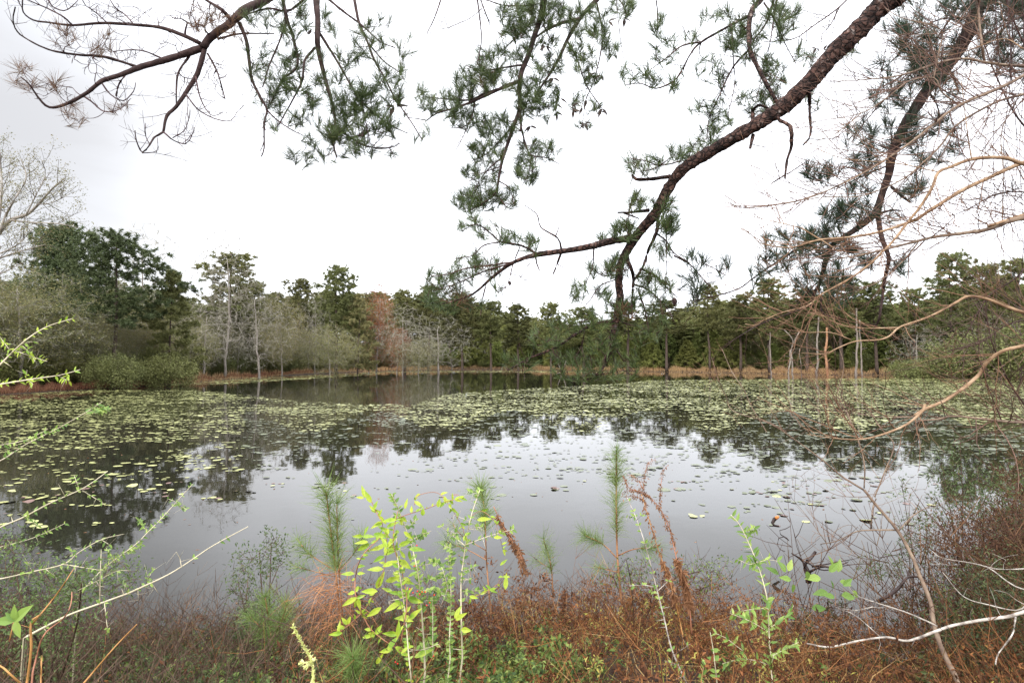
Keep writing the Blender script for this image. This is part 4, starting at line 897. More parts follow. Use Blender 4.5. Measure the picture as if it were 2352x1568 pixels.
br_ = np.vstack([poly_targets('e', [(1700, 820, 2100, 1150, 20), (1200, 880, 1700, 1150, 16), (1100, 400, 1400, 620, 10), (2000, 150, 2352, 700, 20)], 4.6, 5.), poly_targets('c', [(600, 0, 1100, 350, 18)], 4.6, 5)])
bough('pine_bough', 'thick red brown pine limb sweeping down from the upper right to the water', right, tr_, br_, nm='needle', L=.10, n=34, nsh=110, wd=.0019, r0=.0030, red_t=rr_,
      dead=[(1568+x/3, y/3, 4.8, s_, an) for x, y, s_, an in [(920, 335, 16, 3), (970, 345, 16, 0), (250, 540, 14, 4.7), (45, 215, 12, 3), (60, 215, 12, 0), (240, 495, 10, 3), (600, 530, 9, 4.5), (500, 360, 10, 0)]])
PF = 1.3; EX = 1.45
dark = [
 C_([(2150, -420), (2100, -180), (2050, -30), (2000, 150), (1900, 350), (1800, 480), (1700, 600), (1600, 750), (1510, 900), (1440, 1080), (1420, 1200), (1370, 1350), (1330, 1490)], 36, 15, 5, 5.3),
 F_([(1335, 60), (1220, 150), (1100, 230), (1020, 290), (980, 420), (950, 530), (900, 620), (890, 700)], 11, 5, 5.3, 5.4), F_([(1340, 40), (1370, 220), (1420, 370), (1390, 520), (1370, 680), (1340, 820), (1250, 910)], 9, 2, 5.3, 5.4),
 F_([(1100, 230), (860, 270), (640, 400), (480, 510), (380, 580), (180, 640), (60, 660)], 5, 1.5, 5.3, 5.1), F_([(960, 600), (960, 740), (1080, 780)], 4, 2, 5.4, 5.4), F_([(890, 690), (760, 740), (540, 820), (300, 960)], 3.4, 1.2, 5.4, 5.2),
 C_([(1440, 1290), (1510, 1350), (1570, 1395)], 6, 3.5, 5.3, 5.2), C_([(1360, 1470), (1430, 1450), (1500, 1450)], 5, 2, 5.3, 5.2), C_([(1700, 640), (1750, 720), (1770, 790)], 4, 2, 5.2, 5.1), C_([(1420, 1140), (1250, 1210), (1000, 1330)], 3, 1.4, 5.3, 5.2), C_([(1850, 500), (1880, 570)], 5, 3, 5.2, 5.2),
 C_([(2450, 200), (2352, 110), (2240, 30), (2150, -40)], 8, 6, 5.4, 5.2), C_([(1900, 40), (1750, 270), (1600, 480), (1400, 680), (1150, 960)], 4, 1.2, 5.2, 5), C_([(1990, 120), (1800, 130), (1620, 200), (1480, 300)], 3, 1.2, 5.2, 5), F_([(-60, 350), (50, 410), (140, 510), (190, 560)], 3, 1.4, 5.1, 5), F_([(130, 400), (220, 440), (300, 490)], 2, 1, 5.1, 5),
 F_([(990, 480), (900, 560), (830, 640), (740, 740)], 3, 1.2, 5.4, 5.3)]
td_ = np.vstack([poly_targets('c', [(1480, 60, 1700, 420, 26), (1400, 180, 1640, 360, 16), (2080, 20, 2420, 420, 70), (1520, 380, 1760, 560, 20), (1600, 200, 1900, 420, 20), (1300, 700, 1560, 1000, 26), (1120, 860, 1300, 990, 8), (1600, 850, 1880, 1080, 26), (870, 1150, 1060, 1230, 12), (1200, 1080, 1340, 1180, 12), (1540, 1230, 1640, 1340, 9), (1160, 1290, 1300, 1400, 12), (980, 1440, 1110, 1560, 12), (1320, 440, 1560, 700, 20), (1860, -20, 2352, 120, 40), (1700, 560, 1900, 720, 10)], 4.9, 5.5),
  poly_targets('f', [(640, 190, 1000, 280, 26), (780, 270, 1000, 400, 20), (1000, 20, 1250, 120, 14), (1120, 260, 1220, 320, 7), (1180, 370, 1300, 430, 8), (1000, 410, 1120, 520, 10), (1440, 380, 1530, 460, 7), (780, 460, 900, 560, 8), (540, 340, 720, 440, 12), (0, 380, 110, 640, 12), (130, 380, 300, 500, 5), (1380, 20, 1500, 100, 4), (880, 480, 1130, 640, 16), (480, 440, 560, 510, 4)], 5, 5.5)])
bough('pine_bough', 'blackish pine limb behind the tan branches at the upper right', dark, td_, poly_targets('c', [(1500, 300, 2352, 1000, 60)], 4.9, 5.4), limbmat='dark_bark', nm='needle_dark', L=.14, n=34, nsh=150, wd=.0024, r0=.0026)
PF = 1.; EX = 1.
# loose vine leaves aside, small cones on the limbs
def cone(x, y, d_, s, label):
    q = P(x, y, d_); o = MB(); rr = s*d_/F
    n = 9; k = 8
    prof = [(0, .12), (.08, .5), (.25, .95), (.45, 1.), (.62, .9), (.8, .65), (.93, .35), (1, .05)]
    V = []
    for t_, r__ in prof:
        for a_ in range(n): 
            jag = 1+.22*((a_+int(t_*10)) % 2); ang_ = a_*2*np.pi/n+t_*2
            V.append(q+np.array([math.cos(ang_)*r__*rr*.45*jag, math.sin(ang_)*r__*rr*.45*jag, -t_*rr*1.6]))
    Q = [(i_*n+a_, i_*n+(a_+1) % n, (i_+1)*n+(a_+1) % n, (i_+1)*n+a_) for i_ in range(len(prof)-1) for a_ in range(n)]
    o.add(V, Q=Q); ob = o.build('pine_cone', M['dark_bark'], origin=q); ob.location = q; tag(ob, label, 'pine cone')
cone(1491, 630, 4.8, 13, 'small dark pine cone hanging beside the lower part of the red brown limb')
cone(1549, 683, 4.9, 12, 'pine cone at the end of a twig right of the low hanging limb')
cone(1171, 645, 4.7, 7, 'tiny cone on a thin twig below the long left side branch')

# ---------------------------------------------------------------- bare tan branched tree on the right
def bare(name, label, cat, paths, targets, m, r0, k=4, tw=None, leaf=None, bend=.35, jit=.06, spurs=True, twn='twigs', curl=0., sh=None):
    loc = paths[0][0][0]; t = thing(name, loc, label, cat)
    mb = MB(); 
    for p, r in paths: mb.tube(p, r*.92, 10 if r[0] > .008 else 5, True, .07)
    mb.build('branches', M[m], t, True, origin=loc)
    if len(targets):
        polys, tips, dirs = net(paths, targets, r0, bend=bend, seg=5, jit=jit, curl=curl)
        mb = MB(); tubes(mb, polys, 3)
        if sh: tubes(mb, shoots([q for q in paths if q[1][0] < .04], *sh), 3)
        mb.build(twn, M[tw or m], t, True, origin=loc)
        return t, polys, tips, dirs, loc
    return t, [], np.zeros((0, 3)), np.zeros((0, 3)), loc
tan = [
 C_([(2700, 330), (2352, 520), (2200, 600), (1900, 730), (1750, 840), (1600, 960), (1430, 1080), (1250, 1190), (1050, 1290), (850, 1370), (650, 1410), (420, 1430), (300, 1390)], 9, 1.5, 3.4, 3.0),
 C_([(2700, 560), (2352, 650), (2200, 690), (2050, 760), (1880, 870), (1780, 1000), (1680, 1100), (1540, 1220), (1380, 1300), (1200, 1355), (940, 1360), (760, 1410)], 7, 1.6, 3.5, 3.1),
 C_([(2700, 1180), (2352, 1130), (2250, 1095), (2130, 1085), (1980, 1100), (1850, 1150), (1760, 1190), (1720, 1290), (1640, 1420), (1560, 1520)], 11, 6, 3.4, 3.1),
 F_([(1560, 110), (1450, 250), (1370, 330), (1300, 400), (1180, 490), (1040, 570), (950, 620), (850, 700), (690, 740), (550, 800), (500, 830), (430, 820)], 6.5, 1.8, 3.1, 2.8),
 C_([(2400, 1100), (2250, 1160), (2100, 1230), (1930, 1310), (1750, 1420), (1600, 1520)], 10, 8, 3.4, 3.2), F_([(1600, 105), (1450, 160), (1300, 200), (1130, 225), (950, 240), (870, 260), (730, 295), (540, 265), (480, 210), (380, 150)], 7, 1.4, 3.2, 2.9),
 F_([(820, 160), (900, 210), (1000, 270), (1110, 350)], 4, 1.6, 3, 3.0), F_([(820, 160), (700, 130), (520, 90), (380, 40)], 3, 1, 3, 2.9),
 F_([(2700, 60), (2352, 90), (2200, 130), (2100, 170), (1900, 200), (1740, 220), (1620, 250), (1500, 280), (1300, 330), (1000, 385)], 14, 2, 3.5, 3.1), F_([(1620, 250), (1500, 240), (1370, 200)], 4, 2, 3.3, 3.2), F_([(1620, 260), (1560, 340), (1430, 470), (1310, 550), (1180, 600)], 4, 1.2, 3.3, 3.1),
 F_([(2700, 800), (2352, 740), (2200, 690), (2100, 650), (1970, 630), (1870, 680), (1700, 770), (1500, 840), (1430, 900), (1350, 930), (1190, 940), (1060, 990), (980, 1025), (820, 1020)], 10, 1.6, 3.2, 2.8), F_([(1480, 845), (1250, 850), (1100, 830), (950, 760), (860, 740)], 4, 1.2, 3, 2.9), F_([(1160, 930), (1020, 880), (800, 870), (740, 760)], 3.4, 1.2, 2.9, 2.8),
 F_([(2700, 900), (2352, 970), (2200, 1010), (2090, 1090), (2050, 1160), (1950, 1250), (1800, 1350), (1680, 1400), (1600, 1450)], 10, 7.5, 3.1, 2.8), trace('j', [(1000, -30), (990, 0), (900, 80), (760, 140), (620, 170), (450, 160), (320, 140)], 7, 1.4, 2.8, 2.5),
 F_([(2700, 1520), (2352, 1500), (2200, 1490), (1880, 1455), (1760, 1475), (1600, 1490)], 8, 4, 3.2, 2.9), F_([(1600, 1460), (1350, 1460), (1000, 1400), (700, 1330)], 2.6, 1, 2.8, 2.6),
 C_([(2700, 470), (2352, 455), (2240, 450), (2080, 430), (1950, 405), (1780, 430), (1500, 520), (1250, 550), (1000, 565)], 9, 1.4, 3.7, 3.3), C_([(2080, 430), (2060, 300), (2040, 100), (2040, -50)], 6, 4, 3.6, 3.6), C_([(1900, 720), (1790, 640), (1730, 540), (1560, 560), (1400, 680), (1230, 780), (960, 830), (760, 860)], 4, 1.2, 3.3, 3.1), C_([(1730, 540), (1760, 380), (1790, 230), (1720, 180), (1500, 120), (1400, 60)], 4, 1.4, 3.3, 3.3),
 C_([(1990, 1095), (1960, 900), (1920, 560)], 3, 1.4, 3.2, 3.3), C_([(2352, 1480), (2200, 1530), (2100, 1560)], 9, 7, 3.5, 3.4), C_([(1230, 780), (1160, 840), (1050, 920), (880, 990)], 2.6, 1, 3.1, 3), C_([(2330, 640), (2200, 900), (2210, 1200), (2200, 1567)], 2.4, 2, 3.5, 3.5), C_([(2352, 340), (2200, 270), (1900, 370), (1650, 400)], 3, 1.4, 3.6, 3.5),
 C_([(1760, 1185), (1500, 1130), (1270, 1110), (1100, 1090), (900, 1020)], 3, 1, 3.2, 3.1)]
tt_ = np.vstack([poly_targets('c', [(1500, 900, 2352, 1560, 26), (1400, -20, 2352, 250, 20)], 2.9, 3.7), poly_targets('f', [(1400, 0, 2352, 700, 26), (1500, 1150, 2352, 1560, 16)], 2.7, 3.5)])
gi = [0, 1, 8, 9, 10, 16, 17, 18, 19, 20, 21, 24, 25]
grey = [p for k, p in enumerate(tan) if k in gi]; tan = [p for k, p in enumerate(tan) if k not in gi]
def offtrunk(x, y, top, r):
    z0 = gz1(x, y)-.1; n = 22; t_ = np.linspace(0, 1, n); return (np.stack([x+.10*np.sin(t_*5), y+.06*np.sin(t_*7+1), z0+(top-z0)*t_], 1), r*(1-.6*t_))
grey = [offtrunk(3.72, 3.72, 6.4, .075)]+grey; tan = [offtrunk(3.46, 3.32, 5.2, .06)]+tan
bare('bare_tree', 'grey brown arching branches crossing the dark pine limb at the upper right', 'tree', grey, tt_[:30], 'tan_grey', .0014, tw='twig_red2', bend=.25, jit=.06, sh=(290, .68, .0033, 1, .3, (18, 50)))
bare('bare_tree', 'bare tan branches arching low over the pond from the right edge', 'tree', tan, tt_, 'tan', .0014, tw='twig_tan', bend=.25, jit=.06, sh=(210, .62, .0023, 1, .3, (18, 50)))
# twiggy dark red undergrowth tree filling the right edge
rt = [C_([(2900, 900), (2500, 500), (2352, 300), (2250, 60), (2200, -100)], 7, 3, 4.6, 4.4), C_([(2900, 1300), (2500, 1000), (2300, 800), (2150, 500), (2060, 250)], 6, 2.4, 4.6, 4.2), F_([(2900, 200), (2500, 300), (2300, 500), (2100, 640), (1950, 900)], 6, 2.4, 4.6, 4.2), F_([(2900, 900), (2500, 800), (2250, 820), (2050, 950), (1850, 1000)], 5, 2, 4.5, 4.1), F_([(2900, 1700), (2500, 1500), (2300, 1300), (2150, 1000), (2080, 700)], 6, 2, 4.4, 4.1), C_([(2900, 100), (2500, 60), (2200, 180), (1900, 330), (1600, 430)], 5, 1.6, 4.5, 4.1), C_([(2900, 1500), (2500, 1350), (2200, 1330), (1950, 1450), (1800, 1500)], 5, 1.8, 4.5, 4.1)]
rt = [offtrunk(4.78, 4.6, 7, .07)]+rt
bare('twiggy_tree', 'dark fine twigged bare tree tangled behind the tan branches at the right edge', 'tree', rt, poly_targets('c', [(1900, 0, 2352, 1500, 40)], 4, 4.5), 'twig_dark', .0014, tw='twig_red', bend=.25, jit=.06, sh=(250, .85, .0034, 1, .2, (20, 65)))
# dark hanging twigs and green sprouts at the far right
vp = [C_([(x0, -150), (x0+dx, 500), (x0-dx*.6, 1000), (x0+dx*.4, 1500)], 2.2, 1.2, 4.2, 4) for x0, dx in [(2230, 30), (2290, -25), (2150, 18), (2335, 20)]]
bare('hanging_vine', 'thin dark bare vines hanging down along the right edge', 'vine', vp, poly_targets('c', [(2100, 0, 2400, 700, 60), (2100, 700, 2400, 1567, 60)], 3.9, 4.4), 'twig_bare', .001, bend=.3, jit=.12)

# leaning sapling, lower right
J_ = lambda *p: trace('j', *p); I_ = lambda *p: trace('i', *p); H_ = lambda *p: trace('h', *p); G_ = lambda *p: trace('g', *p)
sap = [J_([(1260, 1760), (1190, 1567), (1100, 1380), (1050, 1230), (1030, 1100), (960, 930), (920, 830), (840, 690), (730, 560), (650, 460)], 13, 6, 2.6, 3.2), J_([(650, 460), (520, 380), (400, 280), (250, 170), (130, 90), (0, 40)], 5, 2, 3.2, 3.3),
 J_([(650, 450), (650, 300), (600, 130), (545, 0)], 3.4, 2.5, 3.2, 3.3), F_([(1190, 1567), (1100, 1380), (1070, 1290), (1110, 1100), (1040, 900)], 2.5, 1.2, 3.3, 3.4), J_([(710, 500), (770, 350), (820, 200), (740, 100), (680, 0)], 3.6, 2.4, 3.2, 3.3), F_([(1380, 1560), (1240, 1340), (1180, 1240), (1080, 1140)], 2.6, 1.2, 3.3, 3.3),
 J_([(840, 690), (690, 690), (600, 700), (500, 750), (400, 770)], 4.4, 2, 3.1, 3.2), J_([(690, 680), (700, 560), (720, 510)], 4, 3, 3.15, 3.2), J_([(850, 690), (940, 600), (1050, 540)], 3.6, 1.6, 3.1, 3.2),
 F_([(720, 1567), (600, 1500), (350, 1420), (300, 1320), (240, 1190), (200, 1050)], 3, 1.2, 3.3, 3.4), F_([(580, 1567), (480, 1400), (420, 1270), (340, 1150), (270, 990)], 3, 1.2, 3.3, 3.4), J_([(690, 500), (500, 490), (350, 410)], 2, .8, 3.2, 3.2), J_([(430, 760), (330, 620), (220, 490)], 2, .8, 3.2, 3.2), J_([(460, 750), (480, 700), (560, 660), (640, 690)], 1.6, .8, 3.2, 3.2)]
bare('bare_sapling', 'leaning bare tan sapling forking over the water at lower right', 'sapling', sap, np.vstack([poly_targets('j', [(200, 300, 700, 800, 34), (600, 100, 1100, 560, 30), (350, 700, 700, 950, 20)], 2.9, 3.4), poly_targets('f', [(150, 1100, 700, 1560, 18)], 3.2, 3.4)]), 'tan_grey', .0010, tw='twig_tan', bend=.3, sh=(44, .32, .0014, 1, .3, (20, 55)))
# pale fallen branches lower right
palep = [J_([(1800, 1100), (1567, 1160), (1480, 1185), (1300, 1210), (1150, 1240), (1050, 1275), (900, 1325), (780, 1305), (620, 1325), (450, 1360), (320, 1340)], 9, 3.5, 2.5, 2.7), J_([(1520, 1190), (1500, 1290), (1420, 1400), (1405, 1460)], 4.5, 3, 2.5, 2.4), J_([(1600, 1100), (1530, 1150), (1370, 1120), (1220, 1070), (1100, 930)], 3.6, 1.5, 2.6, 2.9)]
bare('fallen_branch', 'thick white barked dead branch lying low at lower right', 'branch', palep, poly_targets('j', [(400, 1250, 1000, 1400, 6), (1100, 1000, 1560, 1250, 10)], 2.5, 2.8), 'pale', .001)
pb2 = [J_([(1800, 1080), (1567, 1030), (1480, 990), (1370, 910), (1270, 880), (1100, 850), (1040, 810)], 4.5, 1.8, 2.9, 3.1), J_([(1800, 900), (1567, 912), (1430, 915), (1330, 895)], 4, 2.5, 2.9, 3)]
bare('fallen_branch', 'thin pale forked branch in the brush above the thick white one', 'branch', pb2, poly_targets('j', [(1000, 780, 1567, 1000, 16)], 2.9, 3.2), 'pale', .001)
pb3 = [J_([(1070, 1240), (900, 1165), (700, 1100), (600, 1060), (560, 1010)], 4.5, 1.6, 2.7, 2.9), J_([(740, 1300), (600, 1180), (500, 1140)], 2.4, 1, 2.7, 2.8), J_([(700, 1130), (600, 1150), (470, 1130)], 2.4, 1, 2.8, 2.8)]
T_, _, _, _, l3 = bare('vine_branch', 'pale branch with green leaf clusters left of the leaning sapling', 'branch', pb3, poly_targets('j', [(500, 1050, 900, 1300, 8)], 2.7, 2.9), 'pale', .001)
mb = MB()
for (x, y, an, s) in [(500, 930, 1.3, 75), (470, 900, 1.9, 70), (450, 930, .9, 80), (400, 965, 3.1, 95), (440, 1045, 3.3, 85), (470, 1030, 1.8, 60), (510, 985, -.3, 80), (530, 1010, .6, 70), (520, 1065, -.2, 100), (480, 1075, 2.9, 70), (580, 1040, -.7, 70), (350, 1140, 0., 90), (230, 975, 2.9, 70), (240, 1000, -1.4, 60), (200, 930, 2.2, 85), (215, 925, 1.2, 70), (160, 945, 2.6, 80), (320, 925, -1.3, 60)]:
    q = T('j', [(x, y)])[0]; q3 = P(q[0], q[1], 2.85+rng.uniform(-.05, .05)); sz = s*.4*2.85/F
    big_leaf(mb, q3, np.array([math.cos(an), rng.uniform(-.3, .3), math.sin(an)]), sz, sz*.48, np.array([rng.normal()*.4, -.9, .8]), .1)
mb.build('leaves', M['leaf_small'], T_, origin=l3)

# ---------------------------------------------------------------- driftwood near the bank
def simple(name, label, cat, paths, m, k=7, extra=None):
    loc = paths[0][0][0]; t = thing(name, loc, label, cat); mb = MB()
    for p, r in paths: mb.tube(p, r*(1+.12*rng.normal(size=len(r))) if m == 'drift' else r, k)
    mb.build('wood' if m == 'drift' else 'stem', M[m], t, True, origin=loc); return t, loc
simple('driftwood', 'dark forked driftwood sticking out of the shallows by the right bank', 'driftwood', [J_([(330, 985), (310, 890), (345, 850), (372, 812)], 11, 5, 5.6, 5.7), J_([(345, 960), (300, 870), (232, 822)], 9, 3, 5.6, 5.6), J_([(320, 940), (400, 900), (480, 905), (560, 870)], 6, 2, 5.6, 5.6), J_([(350, 900), (460, 880), (620, 850)], 4, 1.2, 5.6, 5.7), J_([(330, 880), (420, 920), (560, 890), (720, 880)], 3, 1, 5.6, 5.6)], 'drift')
t_, l_ = simple('driftwood', 'dark curved stub with an orange broken end standing in open water', 'driftwood', [J_([(158, 668), (132, 664), (124, 648), (134, 628), (150, 618)], 5, 9, 7.4, 7.4)], 'drift')
mb = MB(); p_, r_ = J_([(146, 620), (156, 613)], 8.2, 6.5, 7.38, 7.38); mb.tube(p_, r_, 7); mb.build('broken_end', M['cut_wood'], t_, True, origin=l_)
simple('curly_vine', 'thin dark vine curling up out of the water left of the driftwood', 'vine', [J_([(225, 668), (200, 682), (165, 692), (170, 715), (205, 735), (218, 750), (190, 728), (160, 735), (152, 770), (165, 800), (195, 812)], 2.4, 1.8, 6.4, 6.2)], 'drift', 4)
simple('fallen_branch', 'black curved limb lying in the brush between driftwood and leaning sapling', 'branch', [J_([(1000, 960), (900, 960), (860, 1010), (800, 1060), (730, 1100)], 5, 8, 3.9, 3.8), J_([(900, 960), (905, 920)], 5, 4, 3.9, 3.9)], 'drift')

# ---------------------------------------------------------------- young pine saplings by the near water
def pine_sap(label, stems, tufts_at, L, dens, d_, side=None, m='needle_young'):
    """stems: traced; tufts_at: [(stem index, t0, t1)] needle bearing stretches"""
    loc = stems[0][0][0]; t = thing('pine_sapling', loc, label, 'pine sapling'); mb = MB()
    for p, r in stems: mb.tube(p, r, 6)
    mb.build('stem', M['orange_cane'] if False else M['sapbark'], t, True, origin=loc)
    nb = MB()
    for (si, t0, t1, n, LL) in tufts_at:
        p = stems[si][0]; k = len(p); n = int(n*.95); nw = 11; wc_ = np.linspace(t0, t1, nw)+rng.normal(size=nw)*.012; wl = rng.uniform(.65, 1.15, nw); wi = rng.integers(nw, size=n)
        ts = np.clip(wc_[wi]+rng.normal(size=n)*.022, 0, 1)*(k-1); i_ = np.clip(ts.astype(int), 0, k-2); f_ = (ts-i_)[:, None]
        base = p[i_]*(1-f_)+p[i_+1]*f_; dr = norm_rows(p[i_+1]-p[i_])
        r_ = rng.normal(size=(n, 3)); r_ -= (r_*dr).sum(1)[:, None]*dr; r_ = norm_rows(r_)
        a_ = np.radians(rng.uniform(18, 78, n))[:, None]
        dn = dr*np.cos(a_)+r_*np.sin(a_); bv = rng.normal(size=(n, 3))*.12; bv[:, 2] -= .10
        blades(nb, base, dn, rng.uniform(.55, 1.15, n)*LL*1.15*wl[wi], .0019, bv)
    nb.build('needles', M[m], t, origin=loc); return t
M['sapbark'] = mat('sapling_bark', [(.22, .10, .05), (.42, .22, .11)], .8, nscale=12)
pine_sap('tall feathery pine sapling left of the yellow green vine', [H_([(560, 1250), (530, 900), (500, 650), (470, 400), (460, 320)], 5, 2.5, 3.1, 3.0), H_([(575, 1200), (545, 850), (535, 600), (530, 390)], 4, 2, 3.15, 3.1), H_([(520, 830), (350, 720), (270, 620)], 3, 1.6, 3.1, 3.2), H_([(540, 830), (640, 720), (700, 620)], 2.6, 1.4, 3.1, 3.2), H_([(520, 870), (360, 830), (250, 800)], 2, 1.2, 3.1, 3.0)],
         [(0, .45, 1, 620, .14), (1, .45, 1, 380, .12), (2, .5, 1, 170, .12), (3, .5, 1, 170, .12), (4, .6, 1, 70, .1)], .13, 1, 3)
pine_sap('pine sapling with one bushy bright green tip behind the yellow green vine', [H_([(1545, 1150), (1515, 800), (1500, 450), (1475, 300)], 4, 2.4, 3.7, 3.6), H_([(1510, 760), (1400, 700), (1250, 640)], 2.6, 1.4, 3.7, 3.9), H_([(1512, 700), (1350, 600), (1290, 520)], 2.4, 1.4, 3.7, 3.8)], [(0, .68, 1.02, 620, .15), (1, .5, 1, 170, .14), (2, .6, 1, 90, .1)], .15, 1, 3.6)
pine_sap('slender pine sapling right of centre with reddish stem and needles all along its top', [I_([(720, 1050), (705, 900), (690, 700), (685, 400), (685, 50)], 5.5, 2.4, 4.1, 4.0), I_([(690, 750), (600, 660), (480, 600)], 3.4, 2, 4.1, 4.2), I_([(700, 730), (800, 690), (940, 680)], 3, 1.8, 4.1, 4.0), I_([(695, 840), (600, 820), (540, 800)], 2.4, 1.4, 4.1, 4.2)],
         [(0, .48, 1, 900, .14), (1, .45, 1, 320, .15), (2, .6, 1, 200, .14), (3, .5, 1, 90, .12)], .14, 1, 4)
pine_sap('small pale pine sapling between the bushy tipped one and the slender one', [I_([(270, 1000), (255, 800), (205, 620)], 3.4, 1.8, 4.3, 4.2), I_([(260, 820), (190, 780), (140, 740)], 2, 1.2, 4.3, 4.3)], [(0, .4, 1, 300, .14), (1, .4, 1, 80, .12)], .14, 1, 4)
pine_sap('low bushy green pine sapling at the water left of the feathery one', [H_([(120, 1420), (90, 1200), (60, 1000)], 4, 2, 3.3, 3.3), H_([(100, 1300), (170, 1150), (200, 1060)], 3, 1.6, 3.3, 3.2), H_([(100, 1300), (10, 1180), (-60, 1120)], 3, 1.6, 3.3, 3.4)], [(0, .1, 1, 520, .15), (1, .2, 1, 330, .14), (2, .2, 1, 330, .14)], .14, 1, 3)
pine_sap('grassy tufted pine seedling at the foot of the yellow green vine', [H_([(640, 1567), (640, 1430), (630, 1370)], 3, 1.6, 2.4, 2.4)], [(0, .1, 1, 420, .13)], .13, 1, 3)
# fine dry needles fallen over the feathery sapling's foot
mb = MB(); c_ = P(*T('h', [(540, 1010)])[0], 3.05); n = 300
dn = norm_rows(np.stack([rng.normal(-.7, .8, n), rng.normal(size=n)*.5, rng.normal(-.35, .5, n)], 1))
blades(mb, c_+rng.normal(size=(n, 3))*np.array([.05, .05, .09]), dn, rng.uniform(.12, .34, n), .0018, np.stack([0*dn[:, 0], 0*dn[:, 0], -.35+0*dn[:, 0]], 1))
M['rust'] = mat('rust_needles', [(.20, .07, .03), (.40, .17, .07), (.55, .30, .15)], .7, nscale=3)
o = mb.build('fallen_needles', M['rust']); tag(o, 'rust brown dry pine needles caught on the feathery sapling', 'pine needles', kind='stuff')

# ---------------------------------------------------------------- stems with leaves in the foreground
def stem_plant(name, label, cat, paths, stem_m, leaf_m, step_leaf, L, wd, d_=None, spread=.9, from_t=0., thorns=0, prob=1., berries=None, pairs=True, lname='leaves'):
    p0, r0_ = paths[0]; g0 = gz1(p0[0][0], p0[0][1])
    if p0[0][2] > g0+.04:   # carry the first stem down to the ground
        q_ = catmull(np.array([[p0[0][0]-.06, p0[0][1]+.03, g0-.03], (p0[0]*.5+np.array([p0[0][0]-.05, p0[0][1]+.02, g0])*.5), p0[0]]), .08)
        paths = [(np.vstack([q_[:-1], p0]), np.concatenate([np.full(len(q_)-1, r0_[0]*1.1), r0_]))]+list(paths[1:])
    loc = paths[0][0][0]; t = thing(name, loc, label, cat); mb = MB(); lb = MB()
    B, D = [], []
    for p, r in paths:
        mb.tube(p, r, 5)
        seg = np.linalg.norm(np.diff(p, axis=0), axis=1); s = np.concatenate([[0], np.cumsum(seg)])
        q = from_t*s[-1]
        while q < s[-1]:
            if rng.random() < prob:
                pt = np.array([np.interp(q, s, p[:, k]) for k in range(3)]); i_ = min(np.searchsorted(s, q), len(p)-1); tg = norm(p[i_]-p[i_-1]) if i_ else norm(p[1]-p[0])
                for sg in ((-1, 1) if pairs else (rng.choice([-1, 1]),)):
                    sd_ = norm(np.cross(tg, rng.normal(size=3)+np.array([0, -2, 0]))); B.append(pt); D.append(norm(tg*.6+sg*sd_*spread+rng.normal(size=3)*.2))
            q += step_leaf*rng.uniform(.6, 1.5)
        for _ in range(thorns):
            i_ = rng.integers(1, len(p)); sd_ = norm(np.cross(p[i_]-p[i_-1], rng.normal(size=3)+np.array([0, -2, 0]))); tl_ = rng.uniform(.02, .06)
            mb.tube([p[i_], p[i_]+sd_*tl_*rng.choice([-1, 1])], [r[i_]*.6, r[i_]*.15], 4)
    mb.build('stem', M[stem_m], t, True, origin=loc)
    if B:
        for b_, d__ in zip(B, D):
            s_ = rng.uniform(.65, 1.2); big_leaf(lb, b_, d__, L*s_, wd*s_, np.array([rng.normal()*.5, -.7, .9]), .12)
        lb.build(lname, M[leaf_m], t, origin=loc)
    return t, loc
# yellow-green honeysuckle vine
hs = [H_([(1030, 1750), (1020, 1567), (1000, 1360), (980, 1120), (950, 900), (925, 700), (920, 590)], 4, 2, 2.3, 2.3)]
vine = [H_([(700, 1130), (655, 1000), (655, 860), (700, 730), (810, 620), (870, 560)], 3.2, 1.8, 2.4, 2.35), H_([(560, 1230), (690, 1110), (780, 980), (840, 820), (855, 700), (860, 600)], 2.4, 1.4, 2.4, 2.3), H_([(900, 500), (1000, 460), (1100, 430), (1240, 380), (1340, 355)], 2, 1.2, 2.3, 2.35), H_([(1040, 400), (1060, 340), (1190, 320), (1280, 420), (1350, 540), (1370, 600)], 1.6, 1.1, 2.35, 2.4),
        H_([(760, 380), (790, 450), (830, 520), (830, 570)], 2, 1.2, 2.35, 2.35), H_([(700, 1120), (760, 1220), (890, 1320), (1000, 1380)], 2.4, 1.8, 2.4, 2.35), H_([(950, 1300), (990, 1050), (960, 850), (900, 640), (930, 440)], 3, 1.6, 2.3, 2.3), H_([(1440, 1000), (1560, 940), (1620, 870)], 1.4, 1, 2.4, 2.4), H_([(1400, 480), (1480, 440), (1560, 500), (1590, 570), (1620, 690)], 1.2, .9, 2.5, 2.5)]
t_ = thing('honeysuckle_vine', vine[0][0][0], 'bright yellow green leafy vine standing up at bottom centre', 'vine'); l_ = vine[0][0][0]
mb = MB(); [mb.tube(p, r, 5) for p, r in vine]; mb.build('stem', M['red_vine'], t_, True, origin=l_)
